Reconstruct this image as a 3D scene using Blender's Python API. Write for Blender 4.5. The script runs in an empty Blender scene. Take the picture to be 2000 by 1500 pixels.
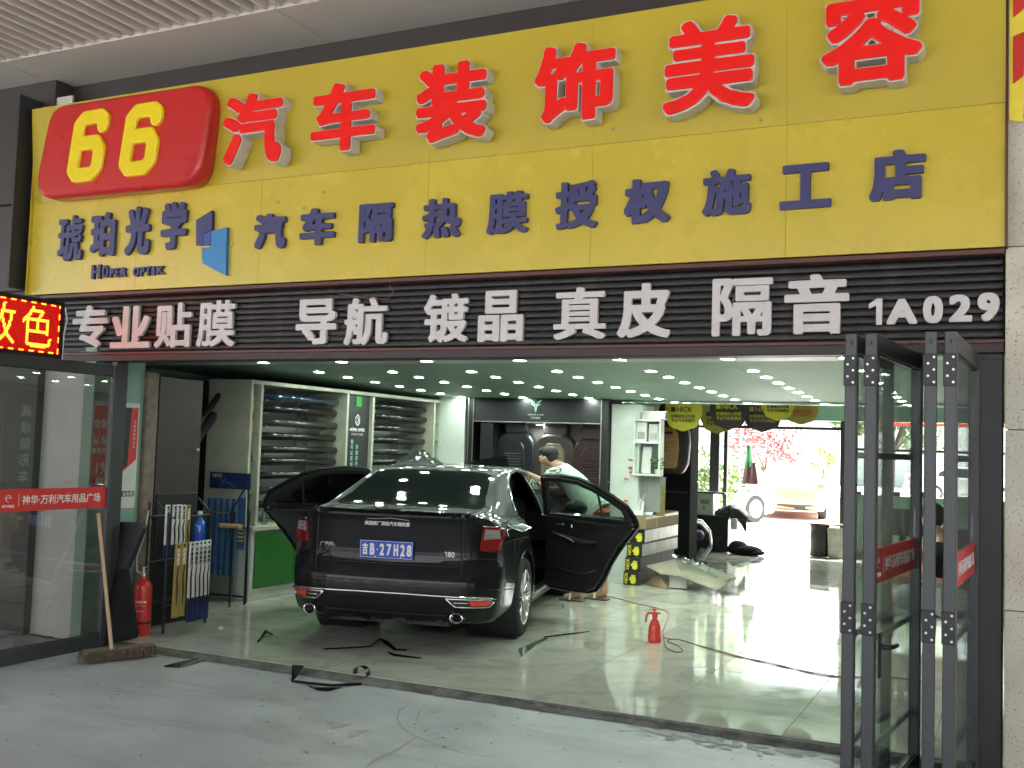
import bpy, bmesh, math, random
import numpy as np
from mathutils import Vector, Matrix
from mathutils.bvhtree import BVHTree
random.seed(7)
R=math.radians; PI=math.pi
SC=bpy.context.scene; COL=SC.collection
# ------------------------------------------------------------------ camera, sky, sun, exposure
yaw,pitch,roll,lens=0.451152,0.060542,0.032422,36.3108
cy,sy,cp,sp=math.cos(yaw),math.sin(yaw),math.cos(pitch),math.sin(pitch)
f=Vector((-sy*cp,cy*cp,sp)); r0=Vector((cy,sy,0)); u0=r0.cross(f)
rr=math.cos(roll)*r0+math.sin(roll)*u0; uu=-math.sin(roll)*r0+math.cos(roll)*u0
cd=bpy.data.cameras.new('camera'); cam=bpy.data.objects.new('camera',cd); COL.objects.link(cam)
cd.lens=lens; cd.sensor_width=36; cd.clip_end=600; cd.clip_start=.05
cam.matrix_world=Matrix(((rr.x,uu.x,-f.x,0),(rr.y,uu.y,-f.y,-6.0),(rr.z,uu.z,-f.z,1.66),(0,0,0,1)))
SC.camera=cam
W=bpy.data.worlds.new("World"); SC.world=W; W.use_nodes=True
nt=W.node_tree; nt.nodes.clear()
SUN_EL=R(58); SUN_AZ=R(28)      # azimuth measured from +Y towards +X
sky=nt.nodes.new('ShaderNodeTexSky'); sky.sky_type='NISHITA'; sky.sun_disc=False
sky.sun_elevation=SUN_EL; sky.sun_rotation=SUN_AZ; sky.dust_density=4; sky.air_density=1.3; sky.ozone_density=1
bg=nt.nodes.new('ShaderNodeBackground'); bg.inputs[1].default_value=.11
out=nt.nodes.new('ShaderNodeOutputWorld')
hs=nt.nodes.new('ShaderNodeHueSaturation'); hs.inputs['Saturation'].default_value=.45; nt.links.new(sky.outputs[0],hs.inputs['Color']); nt.links.new(hs.outputs[0],bg.inputs[0]); nt.links.new(bg.outputs[0],out.inputs[0])
sl=bpy.data.lights.new('sun','SUN'); sl.energy=5.0; sl.angle=R(.5); sl.color=(1,.95,.88)
so=bpy.data.objects.new('sun',sl); COL.objects.link(so)
sd=Vector((math.sin(SUN_AZ)*math.cos(SUN_EL),math.cos(SUN_AZ)*math.cos(SUN_EL),math.sin(SUN_EL)))
so.rotation_euler=sd.to_track_quat('Z','Y').to_euler(); so.location=(0,0,30)
SC.view_settings.view_transform='Standard'; SC.view_settings.look='None'
SC.view_settings.exposure=3.45; SC.view_settings.gamma=1; SC.view_settings.use_curve_mapping=False
SC.render.engine='CYCLES'
SC.cycles.use_denoising=True; SC.cycles.max_bounces=9; SC.cycles.diffuse_bounces=4; SC.cycles.glossy_bounces=5
SC.cycles.transmission_bounces=8; SC.cycles.transparent_max_bounces=16; SC.cycles.sample_clamp_indirect=6
SC.cycles.caustics_reflective=False; SC.cycles.caustics_refractive=False

# ------------------------------------------------------------------ materials
def new_mat(name):
    m=bpy.data.materials.new(name); m.use_nodes=True
    return m,m.node_tree,m.node_tree.nodes['Principled BSDF']
def N(nt,t,**k):
    n=nt.nodes.new(t)
    for a,b in k.items():
        if a.startswith('i_'):
            n.inputs[int(a[2:])].default_value=b
        else: setattr(n,a,b)
    return n
def mat(name,rgb,rough=.5,metal=0,coat=0,var=.12,vs=6,bump=0,bs=60,emis=0,ecol=None,spec=.5,rvar=.08,aniso=None,rnd=0,dirt=None,dsc=2.5,dlo=.52,dhi=.75):
    m,nt,b=new_mat(name)
    tc=N(nt,'ShaderNodeTexCoord')
    mp=N(nt,'ShaderNodeMapping'); nt.links.new(tc.outputs['Object'],mp.inputs[0])
    if aniso: mp.inputs['Scale'].default_value=aniso
    nz=N(nt,'ShaderNodeTexNoise'); nz.inputs['Scale'].default_value=vs; nz.inputs['Detail'].default_value=5; nz.inputs['Roughness'].default_value=.6
    nt.links.new(mp.outputs[0],nz.inputs['Vector'])
    mr=N(nt,'ShaderNodeMapRange'); mr.inputs[1].default_value=.3; mr.inputs[2].default_value=.7
    mr.inputs[3].default_value=1-var; mr.inputs[4].default_value=1+var
    nt.links.new(nz.outputs[0],mr.inputs[0])
    mx=N(nt,'ShaderNodeVectorMath',operation='SCALE'); mx.inputs[0].default_value=rgb
    nt.links.new(mr.outputs[0],mx.inputs['Scale'])
    last=mx.outputs[0]
    if rnd:
        oi=N(nt,'ShaderNodeObjectInfo'); m2=N(nt,'ShaderNodeMapRange'); m2.inputs[3].default_value=1-rnd; m2.inputs[4].default_value=1+rnd
        nt.links.new(oi.outputs['Random'],m2.inputs[0])
        s2=N(nt,'ShaderNodeVectorMath',operation='SCALE'); nt.links.new(last,s2.inputs[0]); nt.links.new(m2.outputs[0],s2.inputs['Scale']); last=s2.outputs[0]
    if dirt:
        n2=N(nt,'ShaderNodeTexNoise'); n2.inputs['Scale'].default_value=dsc; n2.inputs['Detail'].default_value=8; n2.inputs['Roughness'].default_value=.65
        nt.links.new(mp.outputs[0],n2.inputs['Vector'])
        m3=N(nt,'ShaderNodeMapRange'); m3.inputs[1].default_value=dlo; m3.inputs[2].default_value=dhi
        nt.links.new(n2.outputs[0],m3.inputs[0])
        mm=N(nt,'ShaderNodeMix',data_type='RGBA'); nt.links.new(m3.outputs[0],mm.inputs[0]); nt.links.new(last,mm.inputs[6]); mm.inputs[7].default_value=(*dirt,1); last=mm.outputs[2]
    nt.links.new(last,b.inputs['Base Color'])
    m4=N(nt,'ShaderNodeMapRange'); m4.inputs[3].default_value=max(0,rough-rvar); m4.inputs[4].default_value=min(1,rough+rvar)
    nt.links.new(nz.outputs[0],m4.inputs[0]); nt.links.new(m4.outputs[0],b.inputs['Roughness'])
    b.inputs['Metallic'].default_value=metal; b.inputs['Coat Weight'].default_value=coat; b.inputs['Coat Roughness'].default_value=.03
    b.inputs['Specular IOR Level'].default_value=spec
    if bump:
        n3=N(nt,'ShaderNodeTexNoise'); n3.inputs['Scale'].default_value=bs; n3.inputs['Detail'].default_value=4
        nt.links.new(mp.outputs[0],n3.inputs['Vector'])
        bp=N(nt,'ShaderNodeBump'); bp.inputs['Strength'].default_value=bump; bp.inputs['Distance'].default_value=.01
        nt.links.new(n3.outputs[0],bp.inputs['Height']); nt.links.new(bp.outputs[0],b.inputs['Normal'])
    if emis:
        b.inputs['Emission Color'].default_value=(*(ecol or rgb),1); b.inputs['Emission Strength'].default_value=emis
    m.diffuse_color=(*rgb,1)
    return m
def emit(name,rgb,s):
    m,nt,b=new_mat(name); b.inputs['Base Color'].default_value=(*rgb,1)
    b.inputs['Emission Color'].default_value=(*rgb,1); b.inputs['Emission Strength'].default_value=s
    return m
def glass(name,tint,refl=1.0,dirt=.03,base=.04):
    m,nt,b=new_mat(name); nt.nodes.remove(b); o=nt.nodes['Material Output']
    tr=N(nt,'ShaderNodeBsdfTransparent'); tr.inputs[0].default_value=(*tint,1)
    gl=N(nt,'ShaderNodeBsdfGlossy'); gl.inputs['Roughness'].default_value=.01; gl.inputs[0].default_value=(refl,refl,refl,1)
    df=N(nt,'ShaderNodeBsdfDiffuse'); df.inputs[0].default_value=(.25,.27,.26,1)
    lw=N(nt,'ShaderNodeLayerWeight'); lw.inputs[0].default_value=.5
    pw=N(nt,'ShaderNodeMath',operation='POWER'); pw.inputs[1].default_value=5.0; nt.links.new(lw.outputs['Facing'],pw.inputs[0])
    ma=N(nt,'ShaderNodeMath',operation='MULTIPLY_ADD'); ma.inputs[1].default_value=.9-base; ma.inputs[2].default_value=base
    nt.links.new(pw.outputs[0],ma.inputs[0])
    tc=N(nt,'ShaderNodeTexCoord'); nz=N(nt,'ShaderNodeTexNoise'); nz.inputs['Scale'].default_value=3; nz.inputs['Detail'].default_value=6
    nt.links.new(tc.outputs['Object'],nz.inputs['Vector'])
    mr=N(nt,'ShaderNodeMapRange'); mr.inputs[1].default_value=.35; mr.inputs[2].default_value=.75; mr.inputs[3].default_value=dirt*.4; mr.inputs[4].default_value=dirt*1.8
    nt.links.new(nz.outputs[0],mr.inputs[0])
    m1=N(nt,'ShaderNodeMixShader'); m2=N(nt,'ShaderNodeMixShader')
    nt.links.new(mr.outputs[0],m1.inputs[0]); nt.links.new(tr.outputs[0],m1.inputs[1]); nt.links.new(df.outputs[0],m1.inputs[2])
    nt.links.new(ma.outputs[0],m2.inputs[0]); nt.links.new(m1.outputs[0],m2.inputs[1]); nt.links.new(gl.outputs[0],m2.inputs[2])
    nt.links.new(m2.outputs[0],o.inputs[0])
    return m
M={}
def m_(k,*a,**kw): M[k]=mat(k,*a,**kw)
m_('black',(.012,.012,.014),.45); m_('black_soft',(.016,.016,.018),.9,spec=.15,bump=.2); m_('charcoal',(.028,.028,.030),.5)
m_('frame_metal',(.060,.062,.066),.42,metal=.35,var=.08,dirt=(.06,.055,.05),dsc=5)
m_('shutter',(.012,.0105,.012),.4,metal=.2,dirt=(.05,.04,.035),dsc=4,rnd=.1)
m_('sign_white',(.62,.57,.57),.38,var=.05,dirt=(.5,.44,.42),dsc=6)
m_('letter_side',(.60,.57,.52),.45,var=.05,dirt=(.5,.45,.38),dsc=7)
m_('letter_red',(.90,.016,.012),.35,var=.04,coat=.05,spec=.25); m_('led_face',(.06,.004,.004),.5); m_('plate_red',(.55,.018,.018),.3,coat=.15,var=.05)
m_('digit_yellow',(.88,.66,.01),.25,coat=.4,var=.03)
m_('navy',(.045,.045,.15),.42,var=.1); m_('navy_side',(.05,.045,.22),.4); m_('logo_blue',(.03,.22,.52),.35); m_('mid_blue',(.035,.08,.30),.35)
m_('yellow_shaded',(.50,.375,.028),.30,var=.05,vs=2,dirt=(.47,.34,.035),dsc=1.3,dlo=.45,dhi=.9,bump=.10,bs=1.4,spec=.5); m_('yellow_sheet',(.61,.465,.045),.27,var=.05,vs=2,dirt=(.55,.41,.05),dsc=1.1,dlo=.45,dhi=.9,bump=.10,bs=1.4,spec=.6)  # upper sheets: the same sign yellow with their shade put into the colour
m_('trim_brown',(.10,.03,.025),.4); m_('fascia',(.042,.032,.032),.5,var=.1,vs=3)
m_('soffit',(.62,.565,.51),.5,var=.05,vs=2); m_('slat',(.68,.62,.56),.45,var=.04); m_('soffit_back',(.24,.22,.205),.7)
m_('white_paint',(.62,.66,.62),.45,var=.05,dirt=(.5,.5,.45),dsc=3,dlo=.6); m_('wall_green',(.24,.38,.31),.5,var=.05,vs=3)
m_('ceil_green',(.37,.51,.44),.6,var=.03,vs=1,spec=.3); m_('cream',(.40,.41,.33),.5); m_('grey_panel',(.27,.28,.265),.5,var=.05)
m_('dark_brown',(.035,.022,.022),.5,var=.2); m_('old_wood',(.20,.15,.12),.7,var=.25,vs=12,dirt=(.08,.05,.04),dsc=8)
m_('green_panel',(.03,.15,.03),.35,var=.06); m_('green_glow',(.04,.35,.06),.3)
m_('red',(.55,.03,.02),.35,coat=.2); m_('red_plastic',(.70,.05,.03),.25,coat=.3); m_('sticker_red',(.62,.035,.03),.4,var=.06)
m_('text_white',(.75,.74,.72),.5,var=.03); m_('text_grey',(.45,.45,.43),.5); m_('text_black',(.02,.02,.02),.6); m_('text_yellow',(.75,.6,.05),.5); m_('text_gold',(.45,.36,.06),.5); m_('text_mint',(.30,.55,.50),.5)
m_('chrome',(.75,.75,.76),.09,metal=1,var=.02,rvar=.02); m_('alloy',(.62,.62,.62),.22,metal=1,var=.05); m_('steel',(.5,.5,.5),.3,metal=.9)
m_('paint_black',(.006,.006,.007),.42,coat=.9,var=.05,spec=.12,rvar=.03); m_('car_trim',(.014,.014,.015),.55,bump=.08,bs=200)
m_('side_wall',(.13,.11,.095),.7); m_('shirt_green',(.06,.22,.10),.7); m_('tyre',(.018,.018,.018),.75,bump=.15,bs=40); m_('plate_blue',(.01,.06,.42),.35,var=.03)
m_('lamp_red',(.20,.006,.006),.12,coat=.6); m_('lamp_clear',(.28,.26,.25),.12,coat=.6)
m_('orange_car',(.62,.24,.12),.25,coat=.8); m_('cardboard',(.30,.21,.12),.75,var=.12,bump=.1); m_('card_pale',(.34,.30,.23),.7,var=.12); m_('box_black',(.02,.02,.02),.5); m_('box_white',(.62,.62,.6),.5,var=.06)
m_('tape_grey',(.32,.31,.28),.3,var=.25,vs=8); m_('gold_foil',(.62,.52,.22),.3,metal=.35,var=.15,vs=20)
m_('nick_yellow',(.75,.68,.05),.45); m_('nick_dark',(.05,.045,.05),.5); m_('nick_amber',(.55,.42,.08),.5)
m_('skin',(.42,.25,.16),.5,var=.06); m_('hair',(.012,.01,.009),.6,bump=.4,bs=120); m_('shirt',(.62,.70,.64),.8,var=.05,bump=.2,bs=18)
m_('shorts',(.14,.13,.11),.8); m_('orange',(.65,.18,.06),.7); m_('sandal',(.16,.11,.08),.7)
m_('brown_leather',(.15,.07,.035),.35,coat=.1); m_('beige_leather',(.17,.14,.10),.4); m_('maroon',(.03,.006,.010),.4); m_('navy_leather',(.012,.014,.02),.35,coat=.15)
m_('wicker',(.42,.24,.11),.6,var=.25,vs=20,bump=.4,bs=90); m_('purple',(.05,.025,.10),.6)
m_('straw',(.16,.12,.085),.9,var=.4,vs=30); m_('broom_pole',(.50,.33,.20),.55,var=.15,aniso=(20,20,1)); m_('cable',(.30,.13,.08),.5); m_('cable_dark',(.06,.045,.04),.6)
m_('leaf_red',(.20,.05,.05),.6,var=.3); m_('leaf_green',(.10,.16,.04),.6,var=.35,vs=1.5); m_('leaf_pale',(.20,.26,.05),.6,var=.3); m_('bark',(.10,.07,.05),.9,var=.3)
m_('lot',(.60,.59,.56),.8,var=.12,vs=.6); m_('orange_paint',(.55,.16,.05),.25,coat=.8); m_('white_car',(.62,.63,.65),.25,coat=.8); m_('wall_far',(.17,.16,.15),.8,var=.15,vs=.7)
m_('blue_pack',(.035,.10,.22),.4,var=.25,vs=9); m_('blue_dark',(.02,.03,.10),.4,var=.3,vs=5); m_('pack_white',(.62,.61,.58),.4); m_('pack_gold',(.32,.24,.07),.4,var=.12); m_('liquid_blue',(.02,.12,.45),.15,coat=.6); m_('dark_green',(.02,.06,.02),.7,var=.4,vs=30)
m_('scratch',(.24,.245,.235),.5); m_('gum',(.42,.42,.39),.6)
m_('scrap',(.008,.008,.01),.16,coat=.5); m_('silver_card',(.50,.51,.50),.3,metal=.25,var=.1)
M['lamp_glow']=emit('lamp_glow',(.84,1.0,.86),19)
M['spot_glow']=emit('spot_glow',(.75,.85,1.0),22)
M['led_yellow']=emit('led_yellow',(1,.115,.008),1.2); M['led_red']=emit('led_red',(1,.03,.012),5.5); M['led_dim']=emit('led_dim',(1,.01,.005),.10)
M['dash_red']=emit('dash_red',(1,.05,.03),.35)
M['clear_glass']=glass('clear_glass',(.93,.965,.95),1.0,.05,.05)
M['door_glass']=glass('door_glass',(.72,.70,.68),.8,.05,.10)
M['tint']=glass('tint',(.05,.055,.055),1.0,.01,.05)
M['tint_light']=glass('tint_light',(.62,.66,.64),1.0,.02,.05)
M['film']=glass('film',(.75,.82,.78),1.0,.12,.10); M['film_wrap']=glass('film_wrap',(.8,.85,.82),1.0,.6,.3)

def ground_mat():
    m,nt,b=new_mat('worn_concrete')
    tc=N(nt,'ShaderNodeTexCoord')
    n1=N(nt,'ShaderNodeTexNoise'); n1.inputs['Scale'].default_value=.7; n1.inputs['Detail'].default_value=7; n1.inputs['Roughness'].default_value=.6
    n2=N(nt,'ShaderNodeTexNoise'); n2.inputs['Scale'].default_value=11; n2.inputs['Detail'].default_value=8; n2.inputs['Roughness'].default_value=.75
    for n in(n1,n2): nt.links.new(tc.outputs['Object'],n.inputs['Vector'])
    r1=N(nt,'ShaderNodeValToRGB'); r1.color_ramp.elements[0].position=.3; r1.color_ramp.elements[0].color=(.33,.35,.345,1)
    r1.color_ramp.elements[1].position=.72; r1.color_ramp.elements[1].color=(.57,.59,.585,1)
    nt.links.new(n1.outputs[0],r1.inputs[0])
    m2=N(nt,'ShaderNodeMapRange'); m2.inputs[1].default_value=.62; m2.inputs[2].default_value=.74; m2.inputs[4].default_value=.6
    nt.links.new(n2.outputs[0],m2.inputs[0])
    mx=N(nt,'ShaderNodeMix',data_type='RGBA'); mx.inputs[7].default_value=(.085,.085,.075,1)
    nt.links.new(m2.outputs[0],mx.inputs[0]); nt.links.new(r1.outputs[0],mx.inputs[6])
    n5=N(nt,'ShaderNodeTexNoise'); n5.inputs['Scale'].default_value=2.3; n5.inputs['Detail'].default_value=9; n5.inputs['Roughness'].default_value=.7; n5.inputs['Distortion'].default_value=.8
    mp5=N(nt,'ShaderNodeMapping'); mp5.inputs['Scale'].default_value=(.45,1.3,1); mp5.inputs['Location'].default_value=(3,7,0); nt.links.new(tc.outputs['Object'],mp5.inputs[0]); nt.links.new(mp5.outputs[0],n5.inputs['Vector'])
    m5=N(nt,'ShaderNodeMapRange'); m5.inputs[1].default_value=.5; m5.inputs[2].default_value=.8; m5.inputs[4].default_value=.75; nt.links.new(n5.outputs[0],m5.inputs[0])
    mx5=N(nt,'ShaderNodeMix',data_type='RGBA'); mx5.inputs[7].default_value=(.16,.165,.15,1); nt.links.new(m5.outputs[0],mx5.inputs[0]); nt.links.new(mx.outputs[2],mx5.inputs[6]); mx=mx5
    # fine dark flecks
    v=N(nt,'ShaderNodeTexVoronoi'); v.inputs['Scale'].default_value=3.2; v.inputs['Randomness'].default_value=1
    mp=N(nt,'ShaderNodeMapping'); mp.inputs['Scale'].default_value=(1,2.2,1); mp.inputs['Rotation'].default_value=(0,0,.5)
    nz=N(nt,'ShaderNodeTexNoise'); nz.inputs['Scale'].default_value=9
    ad=N(nt,'ShaderNodeMix',data_type='RGBA'); ad.inputs[0].default_value=.12
    nt.links.new(tc.outputs['Object'],mp.inputs[0]); nt.links.new(mp.outputs[0],ad.inputs[6]); nt.links.new(nz.outputs[1],ad.inputs[7]); nt.links.new(ad.outputs[2],v.inputs['Vector'])
    lt=N(nt,'ShaderNodeMapRange'); lt.inputs[1].default_value=.055; lt.inputs[2].default_value=.035; nt.links.new(v.outputs['Distance'],lt.inputs[0])
    m3=N(nt,'ShaderNodeMix',data_type='RGBA'); m3.inputs[7].default_value=(.05,.05,.045,1)
    nt.links.new(lt.outputs[0],m3.inputs[0]); nt.links.new(mx.outputs[2],m3.inputs[6]); nt.links.new(m3.outputs[2],b.inputs['Base Color'])
    rg=N(nt,'ShaderNodeMapRange'); rg.inputs[3].default_value=.22; rg.inputs[4].default_value=.6; nt.links.new(n1.outputs[0],rg.inputs[0]); nt.links.new(rg.outputs[0],b.inputs['Roughness'])
    bp=N(nt,'ShaderNodeBump'); bp.inputs['Strength'].default_value=.25; bp.inputs['Distance'].default_value=.004; nt.links.new(n2.outputs[0],bp.inputs['Height']); nt.links.new(bp.outputs[0],b.inputs['Normal'])
    return m
M['concrete']=ground_mat()
def tile_mat():
    m,nt,b=new_mat('polished_tile')
    tc=N(nt,'ShaderNodeTexCoord'); oi=N(nt,'ShaderNodeObjectInfo')
    ad=N(nt,'ShaderNodeVectorMath',operation='ADD'); nt.links.new(tc.outputs['Object'],ad.inputs[0])
    sc=N(nt,'ShaderNodeVectorMath',operation='SCALE'); sc.inputs[0].default_value=(7,5,3); nt.links.new(oi.outputs['Random'],sc.inputs['Scale']); nt.links.new(sc.outputs[0],ad.inputs[1])
    n1=N(nt,'ShaderNodeTexNoise'); n1.inputs['Scale'].default_value=2.2; n1.inputs['Detail'].default_value=8; n1.inputs['Distortion'].default_value=1.6
    nt.links.new(ad.outputs[0],n1.inputs['Vector'])
    r1=N(nt,'ShaderNodeValToRGB'); e=r1.color_ramp.elements; e[0].position=.36; e[0].color=(.42,.41,.35,1); e[1].position=.62; e[1].color=(.54,.53,.46,1)
    k=r1.color_ramp.elements.new(.5); k.color=(.51,.50,.43,1)
    nt.links.new(n1.outputs[0],r1.inputs[0])
    # dusty footprints / smears in world space
    gp=N(nt,'ShaderNodeNewGeometry'); n2=N(nt,'ShaderNodeTexNoise'); n2.inputs['Scale'].default_value=2.6; n2.inputs['Detail'].default_value=9; n2.inputs['Roughness'].default_value=.7
    nt.links.new(gp.outputs['Position'],n2.inputs['Vector'])
    m2=N(nt,'ShaderNodeMapRange'); m2.inputs[1].default_value=.58; m2.inputs[2].default_value=.8; m2.inputs[4].default_value=.5; nt.links.new(n2.outputs[0],m2.inputs[0])
    mx=N(nt,'ShaderNodeMix',data_type='RGBA'); mx.inputs[7].default_value=(.27,.25,.20,1); nt.links.new(m2.outputs[0],mx.inputs[0]); nt.links.new(r1.outputs[0],mx.inputs[6])
    nt.links.new(mx.outputs[2],b.inputs['Base Color'])
    rg=N(nt,'ShaderNodeMapRange'); rg.inputs[1].default_value=.4; rg.inputs[2].default_value=.75; rg.inputs[3].default_value=.03; rg.inputs[4].default_value=.15; nt.links.new(n2.outputs[0],rg.inputs[0]); nt.links.new(rg.outputs[0],b.inputs['Roughness'])
    b.inputs['Specular IOR Level'].default_value=.6; b.inputs['IOR'].default_value=1.75
    return m
M['tile']=tile_mat()
def stone_mat():
    m,nt,b=new_mat('speckled_stone')
    tc=N(nt,'ShaderNodeNewGeometry')
    mp=N(nt,'ShaderNodeMapping'); mp.inputs['Scale'].default_value=(1,1,1.0); mp.inputs['Rotation'].default_value=(0,.9,0)
    n0=N(nt,'ShaderNodeTexNoise'); n0.inputs['Scale'].default_value=70; n0.inputs['Detail'].default_value=2
    mp2=N(nt,'ShaderNodeMapping'); mp2.inputs['Scale'].default_value=(1,1,2.6)
    nt.links.new(tc.outputs['Position'],mp.inputs[0]); nt.links.new(mp.outputs[0],mp2.inputs[0]); nt.links.new(mp2.outputs[0],n0.inputs['Vector'])
    mr=N(nt,'ShaderNodeMapRange'); mr.inputs[1].default_value=.645; mr.inputs[2].default_value=.69; nt.links.new(n0.outputs[0],mr.inputs[0])
    n1=N(nt,'ShaderNodeTexNoise'); n1.inputs['Scale'].default_value=2.5; n1.inputs['Detail'].default_value=6; nt.links.new(tc.outputs['Position'],n1.inputs['Vector'])
    r=N(nt,'ShaderNodeValToRGB'); r.color_ramp.elements[0].color=(.56,.50,.40,1); r.color_ramp.elements[1].color=(.74,.68,.57,1); r.color_ramp.elements[0].position=.3; r.color_ramp.elements[1].position=.7
    nt.links.new(n1.outputs[0],r.inputs[0])
    mx=N(nt,'ShaderNodeMix',data_type='RGBA'); mx.inputs[7].default_value=(.16,.12,.085,1); nt.links.new(mr.outputs[0],mx.inputs[0]); nt.links.new(r.outputs[0],mx.inputs[6]); nt.links.new(mx.outputs[2],b.inputs['Base Color'])
    bp=N(nt,'ShaderNodeBump',invert=True); bp.inputs['Strength'].default_value=.7; bp.inputs['Distance'].default_value=.004; nt.links.new(mr.outputs[0],bp.inputs['Height']); nt.links.new(bp.outputs[0],b.inputs['Normal'])
    b.inputs['Roughness'].default_value=.65
    return m
M['stone']=stone_mat()

# ------------------------------------------------------------------ mesh helpers
_p=M['paint_black'].node_tree.nodes['Principled BSDF']; _p.inputs['Coat IOR'].default_value=1.33; _p.inputs['Coat Roughness'].default_value=.015
def G(m): return M[m] if isinstance(m,str) else m
def link(name,me,m=None,parent=None,loc=None,rot=None,smooth=None):
    o=bpy.data.objects.new(name,me); COL.objects.link(o)
    if m is not None:
        for x in (m if isinstance(m,(list,tuple)) else [m]): me.materials.append(G(x))
    if parent: o.parent=parent
    if loc is not None: o.location=loc
    if rot is not None: o.rotation_euler=rot
    if smooth and me.polygons:
        me.polygons.foreach_set('use_smooth',[True]*len(me.polygons))
        if smooth is not True: 
            me.set_sharp_from_angle(angle=R(smooth))
    return o
def tag(o,label=None,cat=None,group=None,kind=None):
    if label: o['label']=label
    if cat: o['category']=cat
    if group: o['group']=group
    if kind: o['kind']=kind
    return o
def empty(name,loc=(0,0,0),rz=0,label=None,cat=None,group=None,kind=None,rot=None):
    o=bpy.data.objects.new(name,None); COL.objects.link(o); o.location=loc; o.rotation_euler=rot or (0,0,rz); o.empty_display_size=.1
    return tag(o,label,cat,group,kind)
class MB:
    def __init__(s): s.bm=bmesh.new()
    def box(s,x0,x1,y0,y1,z0,z1,bev=0,mat=None,mi=0,seg=1):
        b=bmesh.new(); bmesh.ops.create_cube(b,size=1)
        for v in b.verts: v.co=Vector((x0+(v.co.x+.5)*(x1-x0),y0+(v.co.y+.5)*(y1-y0),z0+(v.co.z+.5)*(z1-z0)))
        if bev: bmesh.ops.bevel(b,geom=b.edges[:],offset=bev,segments=seg,affect='EDGES',profile=.5)
        return s._add(b,mat,mi)
    def _add(s,b,mat=None,mi=0):
        if mat is not None: b.transform(mat)
        for f in b.faces: f.material_index=mi
        t=bpy.data.meshes.new('t'); b.to_mesh(t); b.free(); s.bm.from_mesh(t); bpy.data.meshes.remove(t); return s
    def cyl(s,p0,p1,r0,r1=None,n=12,caps=True,mi=0):
        p0=Vector(p0);p1=Vector(p1); r1=r0 if r1 is None else r1; d=p1-p0
        b=bmesh.new(); bmesh.ops.create_cone(b,cap_ends=caps,segments=n,radius1=r0,radius2=r1,depth=d.length)
        b.transform(Matrix.Translation((p0+p1)/2)@d.to_track_quat('Z','Y').to_matrix().to_4x4())
        return s._add(b,None,mi)
    def sph(s,c,r,sc=(1,1,1),n=10,mi=0,mat=None):
        b=bmesh.new(); bmesh.ops.create_uvsphere(b,u_segments=n*2,v_segments=n,radius=r)
        for v in b.verts: v.co=Vector((v.co.x*sc[0],v.co.y*sc[1],v.co.z*sc[2]))
        if mat is not None: b.transform(mat)
        b.transform(Matrix.Translation(c)); return s._add(b,None,mi)
    def tube(s,pts,r,n=8,mi=0,caps=True):
        pts=[Vector(p) for p in pts]; rs=r if isinstance(r,(list,tuple)) else [r]*len(pts)
        b=bmesh.new(); rings=[]; up=Vector((0,0,1))
        prev=None
        for i,p in enumerate(pts):
            d=(pts[min(i+1,len(pts)-1)]-pts[max(i-1,0)]).normalized()
            if prev is None:
                a=d.orthogonal().normalized()
            else:
                a=(prev-d*prev.dot(d)); a=a.normalized() if a.length>1e-6 else d.orthogonal().normalized()
            prev=a; c=d.cross(a)
            rings.append([b.verts.new(p+rs[i]*(a*math.cos(2*PI*k/n)+c*math.sin(2*PI*k/n))) for k in range(n)])
        for i in range(len(rings)-1):
            for k in range(n): b.faces.new((rings[i][k],rings[i][(k+1)%n],rings[i+1][(k+1)%n],rings[i+1][k]))
        if caps:
            b.faces.new(rings[0][::-1]); b.faces.new(rings[-1])
        bmesh.ops.recalc_face_normals(b,faces=b.faces[:]); return s._add(b,None,mi)
    def lathe(s,prof,n=20,mi=0,c=(0,0,0),mat=None,caps=True):
        b=bmesh.new(); rings=[]
        for (r,z) in prof: rings.append([b.verts.new((r*math.cos(2*PI*k/n),r*math.sin(2*PI*k/n),z)) for k in range(n)])
        for i in range(len(rings)-1):
            for k in range(n): b.faces.new((rings[i][k],rings[i][(k+1)%n],rings[i+1][(k+1)%n],rings[i+1][k]))
        if caps: b.faces.new(rings[0][::-1]); b.faces.new(rings[-1])
        bmesh.ops.remove_doubles(b,verts=b.verts[:],dist=1e-5)
        bmesh.ops.recalc_face_normals(b,faces=b.faces[:])
        if mat is not None: b.transform(mat)
        b.transform(Matrix.Translation(c)); return s._add(b,None,mi)
    def poly(s,pts,th=None,mi=0):
        """flat polygon through 3D pts, extruded by vector th"""
        b=bmesh.new(); vs=[b.verts.new(p) for p in pts]; fc=b.faces.new(vs)
        if th is not None:
            g=bmesh.ops.extrude_face_region(b,geom=[fc]); t=Vector(th)
            for v in g['geom']:
                if isinstance(v,bmesh.types.BMVert): v.co+=t
            bmesh.ops.recalc_face_normals(b,faces=b.faces[:])
        return s._add(b,None,mi)
    def raw(s,vs,fs,mi=0):
        b=bmesh.new(); v=[b.verts.new(p) for p in vs]
        for q in fs:
            try: b.faces.new([v[i] for i in q])
            except ValueError: pass
        return s._add(b,None,mi)
    def mesh(s,name='m'):
        me=bpy.data.meshes.new(name); s.bm.to_mesh(me); s.bm.free(); return me
    def obj(s,name,m=None,parent=None,loc=None,rot=None,smooth=None):
        return link(name,s.mesh(name),m,parent,loc,rot,smooth)
def box(name,x0,x1,y0,y1,z0,z1,m,parent=None,bev=.003,**k):
    return MB().box(min(x0,x1),max(x0,x1),min(y0,y1),max(y0,y1),min(z0,z1),max(z0,z1),bev).obj(name,m,parent,**k)
def struct(o,label=None): o['kind']='structure'; return o
def evalmesh(o):
    dg=bpy.context.evaluated_depsgraph_get(); dg.update()
    return bpy.data.meshes.new_from_object(o.evaluated_get(dg))
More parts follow.
